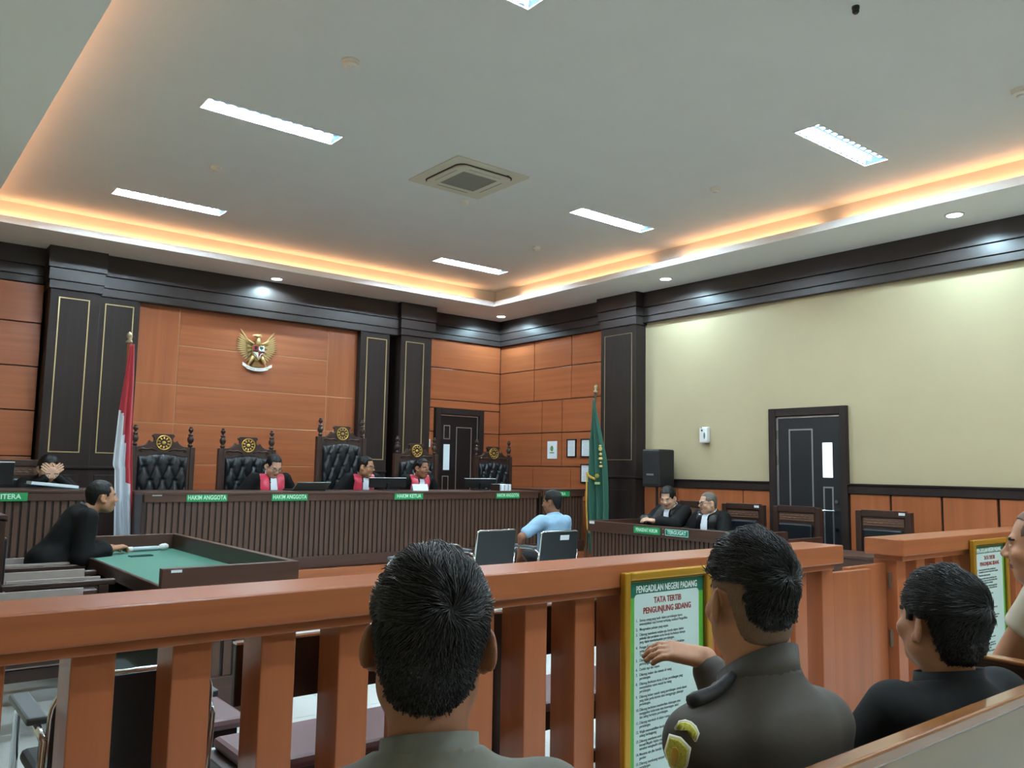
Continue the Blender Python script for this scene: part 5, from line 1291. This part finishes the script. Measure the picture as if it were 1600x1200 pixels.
K = person('person in black at the clerk desk hiding the face behind both hands', (0, 0, Z), PI, head=(0, -.3, 0), head_at=(1.558, 9.06, 1.375), seat=.47, lean=.30, neckl=.05, headoff=(0, .05, 0), wrists=[(-.038, .425, .95), (.038, .425, .95)], poles=[(-1, .4, -1), (1, .4, -1)], palms=[(.25, -1, .1), (-.25, -1, .1)], hands=(.12, .12), hsize=1.06, skin='fair', coat='robe', coat_m=ROBE, robe=False, h=.0065, hair='thick')
Pp = person('person in black robe leaning forearms on the green felt table, seen in profile', (0, 0, 0), -PI/2, head=(0, .05, 0), head_at=(1.60, 7.05, 1.175), seat=.46, lean=.60, wrists=[(.0, .46, .785), (.12, .44, .785)], poles=[(-.5, -1, -.5), (.5, -1, -.5)], palms=[(0, 0, -1), (0, 0, -1)], hands=(.9, .9), skin='tan', coat='robe', coat_m=ROBE, robe=True, h=.0075, neckl=.07, headoff=(0, .05, .0))
collar(Pp, mat('grey_satin', '#3c464a', .35), 'satin_collar', r=.078, z0=-.03, z1=.012, th=.006)
Wt = person('person in light blue short sleeved shirt on a visitor chair, seen from behind', (0, 0, 0), 0, head=(.42, -.08, 0), head_at=(5.905, 6.62, 1.11), seat=.46, lean=.0, wrists=[(-.33, .16, .56), (.16, .36, .62)], poles=[(-1, -.3, .1), (1, -.6, -.4)], skin='brown', coat='blue_shirt', coat_m=mat('light_blue_cotton', '#8fb4d0', .8, noise=.03, nscale=40), sleeve='short', h=.0075, wr=(.007, 44), feet_y=.34, s=.98)
collar(Wt, MATS['light_blue_cotton'], r=.066, z0=-.02, z1=.022)
L1 = person('person in black robe with dark hair and white bands, hands on the lawyers desk', (0, 0, 0), PI/2, head=(.30, -.28, 0), head_at=(7.42, 6.32, 1.15), seat=.44, lean=.24, neckl=.06, headoff=(0, .045, 0), wrists=[(-.09, .43, .905), (.05, .40, .905)], palms=[(.5, 0, -1), (-.5, 0, -1)], hands=(.8, .8), skin='fair', coat='robe', coat_m=ROBE, robe=True, h=.0065, hair='thick', hips=(0, -.12, 0), s=.97)
bands(L1); lapels(L1, SATIN, name='satin_lapel')
L2 = person('person in black robe with cropped grey hair and round glasses, second lawyer', (0, 0, 0), PI/2, head=(-.42, -.05, 0), head_at=(7.48, 5.80, 1.115), seat=.44, lean=.12, neckl=.07, headoff=(0, .03, 0), wrists=[(-.12, .36, .80), (.12, .36, .80)], skin='fair', coat='robe', coat_m=ROBE, robe=True, h=.0065, hair='buzz', hair_m=HAIRG, s=.95)
bands(L2); lapels(L2, SATIN, name='satin_lapel'); glasses(L2, BLACK, rnd=True)
# spectators in the pew
UNI = mat('grey_olive_uniform', '#5d5b51', .8, noise=.05, nscale=60); UNI2 = mat('dark_olive_uniform', '#3d3731', .72, noise=.05, nscale=60)
M1 = person('person with greying black hair and grey olive shirt, nearest to the camera, seen from behind', (0, 0, 0), -.42, head=(-.17, -.02, .03), head_at=(.690, 1.04, 1.200), seat=.43, lean=-.02, wrists=[(-.16, .34, .60), (.16, .34, .60)], skin='brown', coat='uniform_shirt', coat_m=UNI, h=.0048, hh=.0065, wr=(.0022, 26), hair='short', strands=9000, feet_y=.36, name='person', neckl=.115, headscale=1.0, wide=.98, sh_drop=.022, trap=.066, shw=.176, neckr=.055)
collar(M1, UNI, r=.070, z0=-.04, z1=.026, th=.005, tilt=.45)
M2 = person('person in dark olive uniform with sleeve badge and raised left hand', (0, 0, 0), -.22, head=(-.24, .0, .0), head_at=(1.470, 1.04, 1.19), seat=.43, lean=.04, wrists=[(.045, .25, 1.03), (.16, .34, .60)], poles=[(.9, .1, -1), (1, -.6, -.8)], palms=[(.1, .4, -1), (0, 0, -1)], hdir=[(-1, .5, .25), None], hands=(.6, .7), hsize=.9, skin='tan', coat='uniform_shirt', coat_m=UNI2, h=.0048, hh=.0065, wr=(.003, 26), hair='top', strands=9000, feet_y=.36, neckl=.112, sh_drop=.04, trap=.070, shw=.162, headscale=1.0, wide=.95, neckr=.064)
make_hair(M2, 'fade', STUB, h=.005, wide=.95)
collar(M2, UNI2, r=.080, z0=-.035, z1=.034, th=.006, tilt=.7)
M3 = person('person in black robe with thick smooth black hair looking left, behind the pew', (0, 0, 0), -.25, head=(-.06, .12, .0), head_at=(2.198, .985, 1.082), seat=.43, lean=-.05, wrists=[(-.16, .34, .60), (.16, .34, .60)], skin='tan', coat='robe', coat_m=ROBE, robe=True, h=.0055, hh=.007, hair='thick', strands=9000, mess=.12, feet_y=.36, wr=(.003, 26), s=1.0, headscale=1.0, sh_drop=.0, shw=.182)
collar(M3, ROBE, 'robe_collar', r=.078, z0=-.03, z1=.03, th=.008)
M4 = person('person in cream short sleeved shirt with shaved hair at the right edge', (0, 0, 0), .0, head=(.18, .0, 0), head_at=(2.94, .99, 1.238), seat=.43, lean=.12, neckl=.065, headoff=(.07, .06, -.055), shw=.185, wrists=[(-.12, .36, .66), (.18, .36, .62)], poles=[(-.6, .2, -1), (1, -.5, -.8)], skin='tan', coat='cream_shirt', coat_m=mat('cream_cotton', '#b3aa98', .85), sleeve='short', slen=.12, h=.0055, hh=.007, hair='buzz', hair_m=STUB, feet_y=.36, wr=(.002, 26))
# badges and strap of the uniform, laid on the sleeve
def decal(I, name, m, centre, out, up, poly, off=.003, th=.0025, parent=None):
    """flat outline wrapped onto the coat: rays go along -out"""
    c, n = Vector(centre), Vector(out).normalized(); u = Vector(up); u = (u-n*u.dot(n)).normalized(); r = u.cross(n); vs = []; fs = []
    N = 8; P_ = [Vector((0, 0))]; 
    for k in range(N):
        for a, b in poly: vs.append((a*(k+1)/N, b*(k+1)/N))
    vs = [(0, 0)]+vs; M_ = len(poly)
    fs = [(0, 1+i, 1+(i+1) % M_) for i in range(M_)]+[(1+k*M_+i, 1+(k+1)*M_+i, 1+(k+1)*M_+(i+1) % M_, 1+k*M_+(i+1) % M_) for k in range(N-1) for i in range(M_)]
    out_ = []
    for a, b in vs:
        p = c+r*a+u*b+n*.15; h_ = I['bvh'].ray_cast(p, -n, .4)
        out_.append((h_[0]+n*off) if h_[0] is not None else p-n*.15)
    o = MB().add(out_, fs).build(name, m, parent or I['t'], smooth=True); s_ = o.modifiers.new('solid', 'SOLIDIFY'); s_.thickness = th; s_.offset = 1; return o
sh = M2['shl'][0]; el = M2['arms'][0][0]; ud = np.array([.12, -.25, .96])
YB = mat('yellow_green_badge', '#b9b548', .6, noise=.25, nscale=220); WB = mat('badge_white_edge', '#dcdcc8', .6); YB2 = mat('gold_badge_motif', '#c79a35', .6)
outn = np.array([-1, -.45, .1])
sc = .040
shield = [(-.62*sc, .75*sc), (0, .95*sc), (.62*sc, .75*sc), (.66*sc, -.1*sc), (.35*sc, -.75*sc), (0, -1.0*sc), (-.35*sc, -.75*sc), (-.66*sc, -.1*sc)]
cB = sh-ud*.016+np.array([-.014, 0, 0])
e_ = decal(M2, 'sleeve_badge', WB, cB, outn, ud, shield)
decal(M2, 'badge_field', YB, cB, outn, ud, [(a*.86, b*.88) for a, b in shield], off=.0062, th=.001, parent=e_)
decal(M2, 'badge_motif', YB2, cB, outn, ud, [(a*.3, b*.5) for a, b in shield], off=.0075, th=.001, parent=e_)
cT = sh+ud*.036
tab = [(-.034, -.004), (-.018, .006), (0, .009), (.018, .006), (.034, -.004), (.036, -.024), (.018, -.013), (0, -.010), (-.018, -.013), (-.036, -.024)]
tab = [(a*.66, b*.75+.006) for a, b in tab]
e_ = decal(M2, 'shoulder_tab', WB, cT, outn, ud, tab)
decal(M2, 'tab_field', YB, cT, outn, ud, [(a*.86, b*.78) for a, b in tab], off=.0062, th=.001, parent=e_)
# shoulder strap
nk = M2['U'](.45, -.02, -.075); st_ = M2['U'](.425, -.01, -.175)
pts = []
for k in range(7):
    p = nk+(st_-nk)*k/6; h_ = M2['bvh'].ray_cast(Vector(p)+Vector((0, 0, .2)), Vector((0, 0, -1)), .5); pts.append(Vector(h_[0])+Vector((0, 0, .006)) if h_[0] else Vector(p))
mb = MB().tube(pts, [.010, .013, .014, .015, .016, .017, .014], 8); ob = mb.build('shoulder_strap', mat('black_strap', '#141414', .6), M2['t'], smooth=True)

pts = []
for k in range(25):
    c_ = (k-12)/12*.165; p = M2['U'](.325, 0, c_); b_ = Vector(-M2['fw']); h_ = M2['bvh'].ray_cast(Vector(p)+b_*.4, -b_, .5)
    if h_[0]: pts.append(h_[0]+b_*.0012)
MB().tube(pts, .0016, 6).build('yoke_seam', mat('seam_shadow', '#23201d', .9), M2['t'], smooth=True)
